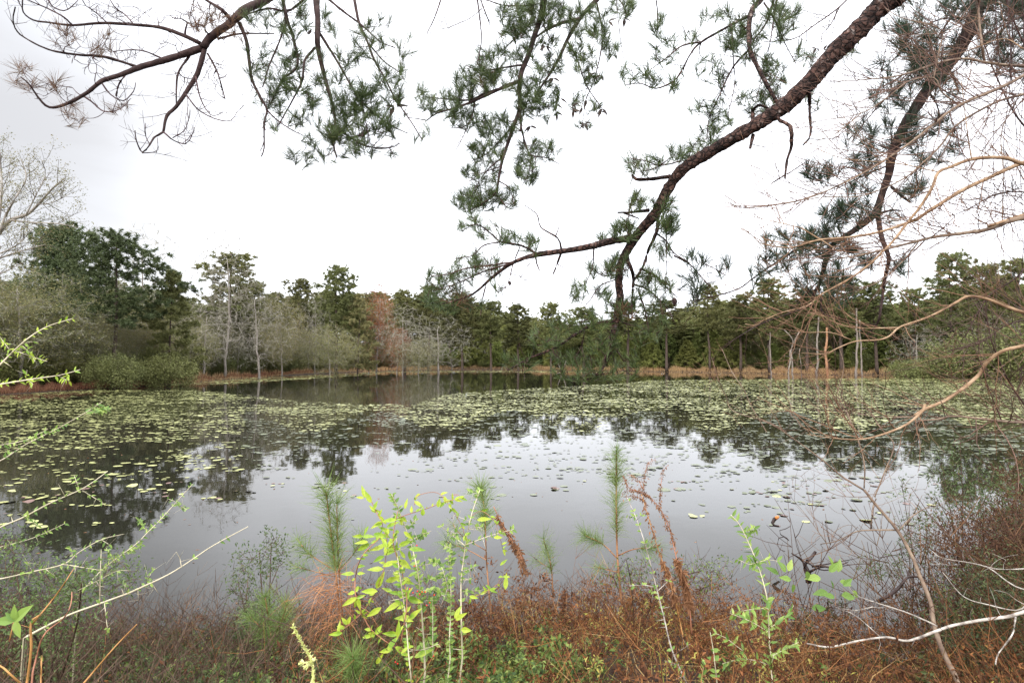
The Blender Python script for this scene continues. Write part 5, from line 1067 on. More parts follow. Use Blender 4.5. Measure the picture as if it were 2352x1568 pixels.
HL = [(705, 310, 1.9, 90, 40), (735, 345, 2.1, 90, 45), (680, 350, 3.0, 60, 26), (785, 400, 1.3, 60, 40), (790, 440, -.2, 70, 30), (760, 420, 2.5, 60, 24), (985, 390, 1.4, 70, 30), (1070, 395, -.5, 80, 34), (1095, 445, 1.5, 50, 40), (1200, 385, 1.4, 60, 40), (1290, 345, 1.6, 50, 20), (1330, 350, .5, 60, 22), (1330, 370, -.3, 60, 22),
 (870, 500, 3.2, 110, 40), (790, 530, 3.6, 90, 34), (720, 570, 4.2, 70, 28), (900, 525, .4, 90, 34), (665, 605, 3.1, 70, 34), (740, 605, .1, 90, 34), (690, 645, 3.1, 90, 36), (820, 600, -.1, 110, 44), (840, 560, 2.6, 90, 34), (700, 680, 3.7, 110, 42), (790, 685, 3.3, 100, 36), (850, 690, 1.7, 60, 34), (800, 755, 3.6, 110, 36), (880, 710, .3, 90, 40), (980, 650, .3, 90, 46), (1000, 600, -.7, 80, 34), (890, 640, .9, 110, 46),
 (1060, 690, 0, 110, 40), (1010, 740, -1.4, 80, 34), (890, 780, .3, 120, 44), (780, 820, 3.1, 110, 36), (600, 850, 3.1, 90, 30), (690, 848, .1, 50, 30), (980, 790, -.6, 110, 60), (905, 885, .2, 110, 50), (1000, 905, -.3, 90, 40), (815, 895, 1.1, 130, 40), (740, 965, 3.2, 120, 34), (690, 1000, .3, 60, 30), (675, 1050, -1.4, 90, 40), (610, 1035, 3.6, 110, 34), (1045, 1025, -.2, 110, 56), (890, 1070, 3.6, 130, 46),
 (770, 1105, 3.7, 120, 36), (960, 1140, 3.2, 120, 34), (1040, 1115, .8, 120, 40), (580, 1160, 2.2, 60, 36), (610, 1155, 1.2, 60, 36), (545, 1200, 1.6, 80, 34), (520, 1245, 3.2, 90, 30), (935, 1215, 1.5, 110, 44), (880, 1245, 3.1, 110, 34), (805, 1215, 1.0, 70, 40), (740, 1260, .1, 80, 28), (900, 1300, .9, 110, 34), (850, 1355, 3.4, 110, 30), (960, 1360, -.5, 110, 50), (1100, 1370, .4, 130, 54), (810, 1410, 1.0, 90, 36), (1640, 900, 1.5, 100, 30), (1500, 970, .5, 60, 26), (1560, 965, -.3, 60, 24), (1430, 1005, -.2, 60, 30), (1405, 1025, 1.3, 50, 26), (1500, 492, .1, 100, 24), (1590, 612, 0, 60, 34), (1325, 1100, 1.1, 90, 44), (1345, 1130, .7, 100, 34), (1380, 1220, 0, 70, 50), (1625, 775, .7, 60, 26), (840, 640, 2.2, 80, 36), (905, 975, 3, 80, 30), (1000, 970, .8, 80, 34), (940, 1040, 2.5, 90, 36), (860, 955, 2.8, 80, 30), (1030, 850, .6, 70, 30), (960, 720, 2.2, 70, 30)]
lb = MB(); lg = MB()
for k, (x, y, an, s, w_) in enumerate(HL):
    dd = 2.32+rng.uniform(-.05, .08); q = T('h', [(x, y)])[0]; sz = s*.35*dd/F; q3 = P(*q, dd); dv = np.array([math.cos(an), rng.uniform(-.35, .35), math.sin(an)])
    big_leaf(lb, q3-norm(dv)*sz*.5, dv, sz, max(w_*.8, s*.34)*.35*dd/F*.92, np.array([rng.normal()*.3, -.9, .6+rng.normal()*.3]), .14)
for p, r in vine+hs[:1]:
    for k in range(int(len(p)*.8)):
        i_ = rng.integers(1, len(p)); dv = norm(norm(p[i_]-p[i_-1])*.4+rng.normal(size=3)*np.array([1, .4, .6])); sz = rng.uniform(.016, .036)
        big_leaf(lb, p[i_], dv, sz, sz*rng.uniform(.38, .5), np.array([rng.normal()*.5, -.8, .6+rng.normal()*.4]), .2)
lb.build('leaves', M['leaf_bright'], t_, origin=l_)
bb = MB()
for x, y in [(1055, 665), (1040, 800), (1110, 970), (1075, 985), (1140, 1040), (1120, 1058), (1030, 975), (1010, 950), (915, 1430), (930, 1440), (1165, 1390), (1090, 970), (1060, 965), (1170, 990)]:
    q3 = P(*T('h', [(x, y)])[0], 2.28); rr = .0032; n_ = 8
    th = np.linspace(0, np.pi, 6); V = [q3+rr*np.array([math.sin(a1)*math.cos(a2), math.sin(a1)*math.sin(a2), math.cos(a1)]) for a1 in th for a2 in np.arange(n_)*2*np.pi/n_]
    bb.add(V, Q=[(i1*n_+j1, i1*n_+(j1+1) % n_, (i1+1)*n_+(j1+1) % n_, (i1+1)*n_+j1) for i1 in range(5) for j1 in range(n_)])
bb.build('berries', M['berry'], t_, True, origin=l_)
stem_plant('thorny_shrub', 'straight pale thorny stem rising through the bright vine leaves', 'shrub', hs+[H_([(960, 900), (900, 830)], 1.4, 1, 2.3, 2.3), H_([(990, 1340), (1080, 1350), (1200, 1310)], 1.6, 1, 2.3, 2.3), H_([(970, 1010), (870, 1030)], 1.4, .9, 2.3, 2.3)], 'pale_stem', 'leaf_small', .05, .022, .012, thorns=5, prob=.5)
stem_plant('thorny_shrub', 'pale thorny stem with red berried sprigs right beside the straight one', 'shrub', [H_([(1110, 1500), (1100, 1280), (1070, 900), (1030, 700), (990, 580), (940, 440), (890, 330)], 5, 1.8, 2.45, 2.4), H_([(1000, 640), (1080, 600), (1150, 570)], 1.6, 1, 2.4, 2.4), H_([(1000, 560), (1050, 490)], 1.4, 1, 2.4, 2.4), H_([(945, 470), (890, 470)], 1.2, .9, 2.4, 2.4), H_([(1070, 900), (1200, 880), (1300, 890)], 1.6, 1, 2.45, 2.4), H_([(1060, 800), (1180, 780)], 1.4, 1, 2.45, 2.4), H_([(1075, 960), (1160, 960), (1240, 1000)], 1.4, 1, 2.4, 2.4), H_([(1080, 1020), (1180, 1030)], 1.4, .8, 2.4, 2.4)], 'pale_stem', 'leaf_small', .017, .024, .014, thorns=6, prob=.9)
stem_plant('thorny_shrub', 'pale branching thorny stem with a bushy pine tip behind its top', 'shrub', [H_([(1355, 1400), (1350, 1240), (1345, 1000), (1350, 850), (1380, 640), (1410, 480), (1470, 300)], 4.4, 1.8, 2.5, 2.5), H_([(1380, 660), (1540, 600), (1690, 560)], 2, 1.2, 2.5, 2.5), H_([(1370, 665), (1290, 600), (1210, 535)], 1.8, 1.1, 2.5, 2.5), H_([(1345, 890), (1430, 890)], 1.4, 1, 2.5, 2.5), H_([(1345, 970), (1470, 960)], 1.4, 1, 2.5, 2.5), H_([(1400, 550), (1490, 545)], 1.3, 1, 2.5, 2.5), H_([(1410, 510), (1300, 465)], 1.3, 1, 2.5, 2.5), H_([(1460, 330), (1390, 310)], 1.1, .9, 2.5, 2.5), H_([(1350, 840), (1450, 800)], 1.2, .9, 2.5, 2.5), H_([(1300, 620), (1320, 550)], 1.2, .9, 2.5, 2.5)], 'pale_stem', 'leaf_small', .022, .022, .012, thorns=6, prob=.8)
stem_plant('thorny_shrub', 'two thin pale thorny stems between the berried stem and the branching one', 'shrub', [H_([(1275, 1400), (1270, 1270), (1280, 1000), (1260, 730)], 3, 1.4, 2.45, 2.45), H_([(1160, 1400), (1160, 1250), (1160, 1000)], 2.6, 1.6, 2.45, 2.45), H_([(1260, 950), (1215, 800), (1150, 770)], 2, 1.1, 2.45, 2.45), H_([(1270, 800), (1290, 700), (1220, 660)], 1.6, 1, 2.45, 2.45), H_([(1280, 1000), (1200, 960)], 1.4, 1, 2.45, 2.4)], 'pale_stem', 'leaf_small', .014, .024, .014, prob=.95, thorns=3)
stem_plant('thorny_shrub', 'long white leaning stem right of centre with a few tiny leaves', 'shrub', [I_([(1230, 1760), (1145, 1567), (1050, 1350), (1000, 1150), (950, 950), (880, 680), (820, 500), (755, 350)], 4.4, 1.8, 2.6, 2.8), I_([(945, 940), (870, 925), (770, 930)], 1.8, 1, 2.7, 2.7), I_([(960, 960), (1045, 880)], 1.8, 1, 2.7, 2.7), I_([(960, 985), (900, 955)], 1.4, .9, 2.7, 2.7), I_([(880, 690), (950, 650)], 1.2, .8, 2.7, 2.7), I_([(1060, 1385), (1170, 1310)], 1.8, 1, 2.6, 2.6), I_([(1080, 1445), (1000, 1420)], 1.4, .9, 2.6, 2.6), I_([(815, 500), (870, 450)], 1.1, .8, 2.75, 2.75), I_([(805, 480), (750, 470)], 1, .8, 2.75, 2.75)], 'pale', 'leaf_small', .035, .022, .012, prob=.55, thorns=4)
stem_plant('leafy_shrub', 'upright pale stem with willowy green leaves at lower right of centre', 'shrub', [I_([(1740, 1800), (1710, 1567), (1690, 1300), (1680, 1080), (1660, 950), (1600, 760), (1500, 540), (1435, 465)], 4.2, 1.6, 2.6, 2.8), I_([(1690, 1450), (1600, 1420), (1500, 1410), (1380, 1440)], 1.8, 1, 2.6, 2.6), I_([(1690, 1400), (1800, 1340), (1880, 1300)], 1.8, 1, 2.6, 2.6), I_([(1680, 1230), (1560, 1160), (1430, 1110)], 1.8, 1, 2.6, 2.7), I_([(1680, 1080), (1600, 1080), (1480, 1100)], 1.5, 1, 2.6, 2.7), I_([(1600, 780), (1560, 790), (1480, 755)], 1.3, .9, 2.7, 2.7), I_([(1600, 780), (1680, 760), (1760, 770)], 1.3, .9, 2.7, 2.7), I_([(1520, 580), (1600, 555)], 1, .8, 2.8, 2.8), I_([(1520, 1360), (1400, 1270), (1330, 1240)], 1.4, 1, 2.6, 2.6), I_([(1700, 1200), (1790, 1140), (1850, 1060)], 1.4, 1, 2.6, 2.6)], 'pale_stem', 'leaf_small', .026, .042, .014, prob=.85, thorns=2)
stem_plant('leafy_shrub', 'short pale stem with small round leaves left of the willowy stem', 'shrub', [I_([(1360, 1750), (1345, 1567), (1320, 1350), (1300, 1230)], 3.4, 1.6, 2.5, 2.5), I_([(1250, 1650), (1250, 1500), (1270, 1440)], 2.6, 1.2, 2.5, 2.5)], 'pale_stem', 'leaf_small', .03, .03, .018, prob=.7)
# dry goldenrods
def goldenrod(label, paths, clumps, m='leaf_brown', sm='red_vine', L=.03, n=5):
    loc = paths[0][0][0]; t = thing('dry_weed', loc, label, 'dried weed'); mb = MB(); [mb.tube(p, r, 4) for p, r in paths]
    mb.build('stem', M[sm], t, True, origin=loc); lb = MB()
    for (k, t0, t1, cnt, LL) in clumps:
        p = paths[k][0]; ts = rng.uniform(t0, t1, cnt)*(len(p)-1); i_ = np.clip(ts.astype(int), 0, len(p)-2); f_ = (ts-i_)[:, None]
        B = p[i_]*(1-f_)+p[i_+1]*f_; Dv = rng.normal(size=(cnt, 3))*.7+np.array([0, 0, -.9]); leaves(lb, B+rng.normal(size=B.shape)*.006, norm_rows(Dv), LL, LL*.38, .4, .2)
    lb.build('dry_leaves', M[m], t, origin=loc)
goldenrod('tall dry rust brown weed stalk arching over, right of the slender pine sapling', [I_([(1180, 1250), (1155, 1000), (1080, 750), (1040, 580), (980, 440), (880, 330), (770, 290), (730, 210)], 3.4, 1.4, 3.1, 3.2), I_([(970, 430), (975, 300), (990, 180), (1020, 140)], 1.6, 1, 3.2, 3.2), I_([(880, 330), (820, 230), (760, 200)], 1.4, .9, 3.2, 3.2), I_([(860, 320), (870, 200), (900, 120), (940, 100)], 1.4, .9, 3.2, 3.2), I_([(900, 350), (800, 300), (730, 320)], 1.2, .9, 3.2, 3.2), I_([(870, 370), (800, 340), (740, 350)], 1.2, .9, 3.2, 3.2)],
          [(0, .15, .45, 330, .04), (0, .5, .75, 110, .022), (0, .72, 1, 150, .018), (1, .1, 1, 90, .016), (2, 0, 1, 70, .016), (3, .1, 1, 90, .016), (4, 0, 1, 70, .016), (5, 0, 1, 70, .016)])
goldenrod('green stemmed dry weed stalk between the white leaning stem and the arching one', [I_([(1130, 1400), (1120, 1250), (1050, 950), (980, 750), (930, 600), (880, 430), (850, 330)], 3, 1.6, 3.0, 3.1)], [(0, .32, .58, 170, .035), (0, .62, 1, 50, .03)], sm='orange_cane')
goldenrod('pair of drooping rust brown leafy strands beside the bushy tipped sapling', [H_([(1560, 410), (1620, 540), (1700, 650), (1790, 860)], 2, 1.2, 3.2, 3.1), H_([(1590, 480), (1670, 620), (1740, 740), (1770, 860)], 1.6, 1.2, 3.2, 3.1), I_([(0, 660), (40, 730), (80, 850)], 1.4, 1, 3.2, 3.1)], [(0, .1, 1, 170, .028), (1, .2, 1, 150, .028), (2, 0, 1, 90, .028)])
# pale sprig at bottom
t_ = H_([(390, 1700), (375, 1567), (370, 1450), (310, 1320), (240, 1200)], 6, 3.5, 1.5, 1.5); q_ = [t_, H_([(368, 1450), (330, 1430), (285, 1440)], 4, 2.5, 1.5, 1.5), H_([(350, 1440), (320, 1470)], 4, 2.5, 1.5, 1.5), H_([(375, 1425), (380, 1410)], 4, 2.5, 1.5, 1.5)]
tt = thing('cedar_sprig', q_[0][0][0], 'small pale yellow scaly sprig poking up at the bottom edge', 'plant'); mb = MB(); lb = MB()
for p, r in q_:
    mb.tube(p, r*.6, 5); n = int(len(p)*14); ts = rng.random(n)*(len(p)-1); i_ = np.clip(ts.astype(int), 0, len(p)-2); f_ = (ts-i_)[:, None]; dr = norm_rows(p[i_+1]-p[i_])
    leaves(lb, p[i_]*(1-f_)+p[i_+1]*f_, norm_rows(dr*1.1+rng.normal(size=(n, 3))*.6), .011, .005, .3, .1)
mb.build('stem', M['sprig'], tt, True, origin=q_[0][0][0]); lb.build('scales', M['sprig'], tt, origin=q_[0][0][0])

# left thorny shrub
stem_plant('thorny_shrub', 'long bare pale branch slanting up over the water at lower left', 'shrub', [G_([(150, 1290), (400, 1160), (600, 1085), (780, 1020), (880, 975), (1000, 920), (1120, 850), (1300, 730), (1520, 610)], 5.5, 1.8, 2.3, 2.5), G_([(1110, 850), (1100, 800), (1080, 765)], 1.8, 1, 2.4, 2.4), G_([(885, 970), (945, 860)], 1.8, 1, 2.4, 2.4), G_([(610, 1080), (615, 900), (620, 750)], 2.6, 1.2, 2.35, 2.4), G_([(640, 1080), (660, 1250)], 2, 1, 2.35, 2.3), G_([(845, 990), (848, 1060)], 1.4, .8, 2.4, 2.4), G_([(890, 980), (940, 995)], 1.3, .8, 2.4, 2.4), G_([(780, 1010), (765, 965)], 1.3, .8, 2.4, 2.4), G_([(620, 930), (720, 880), (790, 880)], 1.4, .9, 2.4, 2.4), G_([(620, 930), (560, 960), (480, 1000)], 1.4, .9, 2.4, 2.4)], 'pale_stem', 'leaf_small', .05, .02, .009, thorns=3, prob=.45)
stem_plant('thorny_shrub', 'thorny branch with small leaves rising to a thin tip over the water at left', 'shrub', [G_([(480, 1030), (600, 900), (680, 830), (830, 720), (905, 645), (980, 570), (1080, 460), (1180, 350)], 3, 1.4, 2.8, 2.9), G_([(905, 645), (870, 600), (848, 565)], 1.6, .9, 2.9, 2.9), G_([(1080, 470), (1145, 505)], 1.4, .8, 2.9, 2.9), G_([(1070, 455), (1030, 440)], 1.2, .8, 2.9, 2.9), G_([(700, 820), (650, 740)], 1.3, .8, 2.85, 2.85), G_([(760, 780), (870, 720)], 1.3, .8, 2.85, 2.85)], 'pale_stem', 'leaf_small', .016, .022, .009, thorns=2, prob=.8)
stem_plant('thorny_shrub', 'pale forked branch with a long thorn at left below the lily pads', 'shrub', [G_([(-200, 960), (0, 930), (180, 890), (390, 840), (480, 770), (620, 690), (760, 655)], 4, 1.4, 2.4, 2.5), G_([(390, 840), (520, 862), (650, 882)], 2.4, 1, 2.45, 2.45), G_([(445, 790), (430, 735)], 1.4, .8, 2.45, 2.45), G_([(620, 690), (670, 720)], 1.4, .8, 2.5, 2.5), G_([(200, 890), (170, 830)], 1.4, .8, 2.4, 2.4), G_([(280, 870), (340, 915)], 1.4, .8, 2.4, 2.4)], 'pale_stem', 'leaf_small', .03, .022, .009, thorns=3, prob=.6)
stem_plant('thorny_shrub', 'upper thorny branch with two side spurs over the dark reflection at left', 'shrub', [G_([(-200, 720), (0, 615), (150, 550), (300, 470), (490, 385), (580, 330), (660, 270)], 4.6, 1.6, 2.2, 2.4), G_([(485, 380), (470, 340), (455, 300)], 2, 1, 2.35, 2.35), G_([(505, 390), (630, 465)], 2, 1, 2.35, 2.35), G_([(160, 550), (240, 610)], 1.4, .8, 2.3, 2.3), G_([(-100, 770), (20, 730), (200, 680), (400, 590)], 2.2, 1, 2.6, 2.6)], 'pale_stem', 'leaf_small', .024, .02, .009, thorns=2, prob=.75)
stem_plant('thorny_shrub', 'thorny twig tip crossing the lily pads at the left edge', 'shrub', [trace('m', [(-60, 1080), (0, 1058), (60, 1020), (130, 985), (200, 945), (235, 922)], 3, 1.2, 2.2, 2.3), trace('m', [(200, 945), (250, 940)], 1.3, .8, 2.3, 2.3), trace('m', [(-60, 1035), (0, 1022), (60, 1010), (110, 985)], 2, 1, 2.2, 2.3)], 'pale_stem', 'leaf_small', .02, .022, .009, prob=.8)
stem_plant('thorny_shrub', 'pale green leafed branch at the left edge, upper of a pair above the shoreline', 'shrub', [trace('d', [(-150, 1450), (0, 1310), (100, 1210), (200, 1130), (300, 1080), (420, 1045)], 5, 1.8, 1.9, 2.0), trace('d', [(90, 1230), (180, 1262), (270, 1290)], 2, 1, 1.95, 1.95), trace('d', [(-60, 1060), (0, 1150), (60, 1230)], 2, 1.2, 1.95, 1.95), trace('d', [(110, 1200), (160, 1180), (220, 1178)], 1.6, .9, 1.95, 1.95), trace('d', [(130, 1200), (180, 1250), (200, 1290)], 1.4, .8, 1.95, 1.95)], 'pale_stem', 'leaf_bright', .022, .02, .007, thorns=1, prob=.8)
stem_plant('thorny_shrub', 'pale green leafed branch at the left edge, lower of a pair at the shoreline', 'shrub', [trace('d', [(-150, 1450), (0, 1422), (200, 1390), (340, 1370), (460, 1338)], 4.6, 1.8, 1.9, 2.0), trace('d', [(330, 1370), (400, 1405)], 1.8, 1, 1.95, 1.95), trace('d', [(150, 1390), (155, 1340)], 1.6, .9, 1.95, 1.95), trace('d', [(160, 1395), (190, 1420)], 1.4, .9, 1.95, 1.95)], 'pale_stem', 'leaf_bright', .02, .02, .007, thorns=1, prob=.8)
# orange canes
stem_plant('cane', 'tan orange bent cane at lower left', 'cane', [G_([(140, 1700), (165, 1560), (190, 1360), (190, 1200), (250, 1150)], 5.5, 5, 1.9, 1.95), G_([(200, 1205), (350, 1020), (450, 870)], 4, 2, 1.95, 2.0), G_([(190, 1230), (130, 1212)], 1.8, 1, 1.95, 1.95)], 'orange_cane', 'leaf_small', 9, .02, .01)
stem_plant('cane', 'dark brown curved cane just right of the tan bent one', 'cane', [G_([(200, 1500), (265, 1280), (390, 1170), (435, 1080), (440, 1010)], 4, 2.4, 2.0, 2.1)], 'red_vine', 'leaf_small', 9, .02, .01)
stem_plant('cane', 'straight orange tan cane slanting up from the bottom edge at left', 'cane', [G_([(400, 1700), (520, 1560), (700, 1350), (838, 1208)], 5, 2.2, 1.9, 2.0)], 'orange_cane', 'leaf_small', 9, .02, .01)
stem_plant('cane', 'short reddish cane end in the bottom left corner', 'cane', [G_([(-100, 1440), (0, 1462), (60, 1510), (130, 1575), (200, 1650)], 4, 4, 1.8, 1.8), G_([(255, 1400), (250, 1567)], 3, 3, 1.9, 1.8)], 'orange_cane', 'leaf_small', 9, .02, .01)
rl = G_([(60, 1300), (85, 1180)], 3, 2, 1.9, 1.9); tt = thing('leaf_rosette', rl[0][0], 'cluster of broad green leaves at the lower left edge', 'plant'); mb = MB(); mb.tube(*rl, 5); mb.build('stem', M['orange_cane'], tt, True, origin=rl[0][0]); lb = MB()
for an, s in [(.75, 150), (1.6, 100), (3.1, 130), (-1.2, 110), (2.4, 80)]:
    q3 = P(*T('g', [(95, 1185)])[0], 1.9); sz = s*.375*1.9/F; big_leaf(lb, q3, np.array([math.cos(an), -.15, math.sin(an)]), sz, sz*.42, np.array([.1, -1, .6]), .1)
lb.build('leaves', M['leaf_small'], tt, origin=rl[0][0])

# ---------------------------------------------------------------- near bank brush (uncountable growth)
def stamp(mb, V, Tt, Q, X, Y, Z, rot, scale, tilt):
    n = len(X)
    c, s = np.cos(rot), np.sin(rot)
    v = V[None]*scale[:, None, None]
    # tilt about x then rotate about z
    ctt, stt = np.cos(tilt)[:, None], np.sin(tilt)[:, None]
    y1 = v[..., 1]*ctt-v[..., 2]*stt; z1 = v[..., 1]*stt+v[..., 2]*ctt; x1 = v[..., 0]
    x2 = x1*c[:, None]-y1*s[:, None]; y2 = x1*s[:, None]+y1*c[:, None]
    W_ = np.stack([x2+X[:, None], y2+Y[:, None], z1+Z[:, None]], -1).reshape(-1, 3)
    off = (np.arange(n)*len(V))[:, None, None]
    mb.add(W_, T=(Tt[None]+off).reshape(-1, 3) if len(Tt) else None, Q=(Q[None]+off).reshape(-1, 4) if len(Q) else None)
def sprig_proto(h, nleaf, L, wd, arch=.3, stemr=.0016, part='leaf', side=3):
    t_ = np.linspace(0, 1, 7); p = np.stack([arch*h*t_**2, .03*h*np.sin(t_*5), h*t_*(1-.25*t_*abs(arch))], 1)
    paths = [p]
    for k in range(side):
        i_ = rng.integers(2, 6); e = p[i_]+np.array([rng.normal()*.25, rng.normal()*.25, .3])*h*.6; paths.append(np.array([p[i_], (p[i_]+e)/2+[0, 0, -.02*h], e]))
    mb = MB()
    if part == 'leaf':
        B = np.vstack([p_[rng.integers(1, len(p_), nleaf//len(paths)+1)] for p_ in paths])+rng.normal(size=((nleaf//len(paths)+1)*len(paths), 3))*.012
        leaves(mb, B, norm_rows(rng.normal(size=B.shape)+np.array([0, 0, .2])), L, wd, .3, .3)
    else:
        for p_ in paths: mb.tube(p_, np.linspace(stemr, stemr*.5, len(p_)), 3, False)
    V = np.vstack(mb.V); Tt = np.vstack(mb.T) if mb.T else np.zeros((0, 3), int); Q = np.vstack(mb.Q) if mb.Q else np.zeros((0, 4), int)
    return V, Tt, Q
def bank_pts(n, x0, x1, y0, y1, wfun=None, slack=.12):
    X = rng.uniform(x0, x1, n); Y = rng.uniform(y0, y1, n); sd_ = sdist(X, Y)
    k = sd_ > -slack*rng.random(n)
    if wfun is not None: k &= rng.random(n) < wfun(X, Y)
    X, Y = X[k], Y[k]; return X, Y, np.maximum(gz(X, Y), -.03)
def brush(name, label, n, protos_, m, area, wfun, smin, smax, tmax=.5, slack=.12, cat='brush', zo=0.):
    mb = MB(); X, Y, Z = bank_pts(n, *area, wfun, slack); k = len(X); Z = Z+zo*rng.random(k)**1.2*np.clip((X-1.6)/2.5, .3, 1) if zo > 0 else Z; w_ = rng.integers(len(protos_), size=k)
    for q, pr in enumerate(protos_):
        s_ = w_ == q; c_ = s_.sum()
        if c_: stamp(mb, *pr, X[s_], Y[s_], Z[s_]-.01, rng.uniform(0, 6.28, c_), rng.uniform(smin, smax, c_), rng.normal(size=c_)*tmax*.5)
    o = mb.build(name, M[m]); tag(o, label, cat, kind='stuff'); return o
sig = lambda v: 1/(1+np.exp(-v))
AREA = (-9, 13, 1.3, 12.5)
M['dry'] = mat('dry_red_stems', [(.018, .009, .005), (.05, .022, .01), (.16, .06, .022), (.33, .145, .05), (.64, .40, .16)], .8, .15, nscale=1.6)  # heavy dark end paints shade between stems, pale end their highlights
M['dryleaf'] = mat('dry_red_leaves', [(.016, .008, .005), (.045, .019, .01), (.13, .05, .02), (.30, .12, .045), (.40, .27, .07)], .8, .25, nscale=.9)  # dark stops carry the shade in leaf gaps, bright stops the highlights
M['straw'] = mat('straw', [(.05, .026, .012), (.17, .09, .035), (.40, .25, .10), (.64, .47, .21)], .7, .2, nscale=3)
M['yleaf'] = mat('yellow_green_weed', [(.22, .26, .05), (.42, .42, .09), (.55, .45, .12), (.20, .30, .06)], .6, .3, nscale=2)
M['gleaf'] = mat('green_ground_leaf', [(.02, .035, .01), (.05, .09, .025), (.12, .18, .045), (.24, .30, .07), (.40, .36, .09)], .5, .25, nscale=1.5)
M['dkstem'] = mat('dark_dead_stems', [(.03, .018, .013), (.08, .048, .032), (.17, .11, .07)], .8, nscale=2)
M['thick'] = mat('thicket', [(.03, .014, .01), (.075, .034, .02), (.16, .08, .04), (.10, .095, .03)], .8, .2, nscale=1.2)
M['gdark'] = mat('dark_green_leaf', [(.018, .03, .01), (.04, .06, .02), (.085, .105, .035), (.17, .18, .06)], .45, .2, nscale=2)  # darker green leaves of the right bank
M['leaf_dark2'] = mat('olive_small_leaf', [(.03, .05, .015), (.07, .11, .032), (.16, .21, .07)], .45, .25, nscale=3)
P_dry = [sprig_proto(rng.uniform(.35, .62), 0, 0, 0, rng.uniform(.2, .9), .0014, 'stem', 5) for _ in range(7)]
P_dryl = [sprig_proto(rng.uniform(.28, .5), 50, .032, .011, rng.uniform(.2, .8), 0, 'leaf', 4) for _ in range(6)]
P_y = [sprig_proto(rng.uniform(.25, .42), 34, .026, .009, rng.uniform(.1, .6), 0, 'leaf', 4) for _ in range(5)]
P_g = [sprig_proto(rng.uniform(.14, .3), 30, .036, .018, rng.uniform(.1, .6), 0, 'leaf', 4) for _ in range(5)]
P_dk = [sprig_proto(rng.uniform(.35, .6), 0, 0, 0, rng.uniform(-.1, .4), .0016, 'stem', 4) for _ in range(5)]
cent = lambda X, Y: np.where(X > -.9, 1., .12)
brush('dry_brush', 'tangled red brown dry stems covering the near bank', 22000, P_dry, 'dry', AREA, lambda X, Y: np.where(X > -1., 1, .25)*np.exp(-np.maximum(sdist(X, Y)-6, 0)), .6, 1.25, .9)
brush('dry_foliage', 'rust red dry foliage filling the near bank', 13500, P_dryl, 'dryleaf', AREA, lambda X, Y: np.where(X > -1., 1, .22), .6, 1.15, .8)
brush('yellow_weeds', 'yellow green small leaved weeds among the dry brush', 12000, P_y, 'yleaf', AREA, lambda X, Y: np.where(X < 2.4, .6, .12)*(.25+.75*(np.sin(X*3.1+1)*np.sin(Y*3.7) > .1)), .5, 1.1, .6)
brush('ground_leaves', 'green leafy weeds growing up through the dry brush', 7000, P_g, 'gleaf', AREA, lambda X, Y: (.14+.8*np.clip((3.9-Y)/1.4, 0, 1)*(.25+.75*(np.sin(X*2.3)*np.sin(Y*2.9+1) > -.2))*np.where(X > .7, .5, 1.)+.4*(X < -.6)), .45, .95, .8, zo=.5)
brush('bank_thicket', 'dense dark brown twiggy thicket on the right part of the near bank', 6500, P_dry+P_dk, 'thick', (1.9, 13, 2.2, 12.5), lambda X, Y: np.clip((X-1.9)/1.5, 0, 1), 1.2, 2.4, .5, slack=.12)
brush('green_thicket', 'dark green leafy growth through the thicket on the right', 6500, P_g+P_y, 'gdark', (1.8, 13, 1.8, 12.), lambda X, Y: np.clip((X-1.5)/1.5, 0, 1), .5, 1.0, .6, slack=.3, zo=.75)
brush('rust_thicket', 'rust brown leaves and stems caught through the thicket on the right', 7500, P_dry+P_dryl, 'thick', (1.8, 13, 1.8, 12.), lambda X, Y: np.clip((X-1.9)/1.5, 0, 1), .5, .9, .9, slack=.05, zo=.8)
brush('corner_thicket', 'small dark olive leaves filling the lower left corner', 13000, P_g+P_y, 'leaf_dark2', (-8, -.5, 1.5, 5.4), lambda X, Y: np.clip((-.4-X)/.8, 0, 1), .4, .9, .8, slack=.3, zo=.8)
brush('corner_rust', 'brown and rust leaves in the lower left corner', 6500, P_dryl+P_y, 'thick', (-8, -.6, 1.5, 5.4), lambda X, Y: np.clip((-.5-X)/.8, 0, 1), .5, 1.0, .7, slack=.3)
brush('corner_stems', 'dark purple brown dead stems in the lower left corner', 7000, P_dk+P_dry, 'dkstem', (-8, -.4, 1.5, 5.5), lambda X, Y: np.clip((-.3-X)/.8, 0, 1), .6, 1.35, .6, slack=.7)
brush('edge_weeds', 'ragged rust and yellow weeds standing along the near water edge', 3800, P_dryl+P_y+P_dry, 'dryleaf', AREA, lambda X, Y: np.exp(-np.abs(sdist(X, Y)-.25)*3)*np.where(X > -1.2, 1, .4), .8, 1.5, .5, slack=.2)
brush('leafy_verge', 'green and yellow leafy vines spilling over the near bank left of centre', 2100, P_g, 'gleaf', (-2.6, .5, 1.6, 3.9), lambda X, Y: np.clip((3.7-Y)/.8, 0, 1)*np.clip((.5-X)/.6, 0, 1), .5, 1.1, .8, zo=.8)
brush('dead_weeds', 'thin dark dead weed stems standing at the near water edge', 3400, P_dk, 'dkstem', AREA, lambda X, Y: np.exp(-np.abs(sdist(X, Y))*1.6), .5, 1.1, .35, slack=.35)
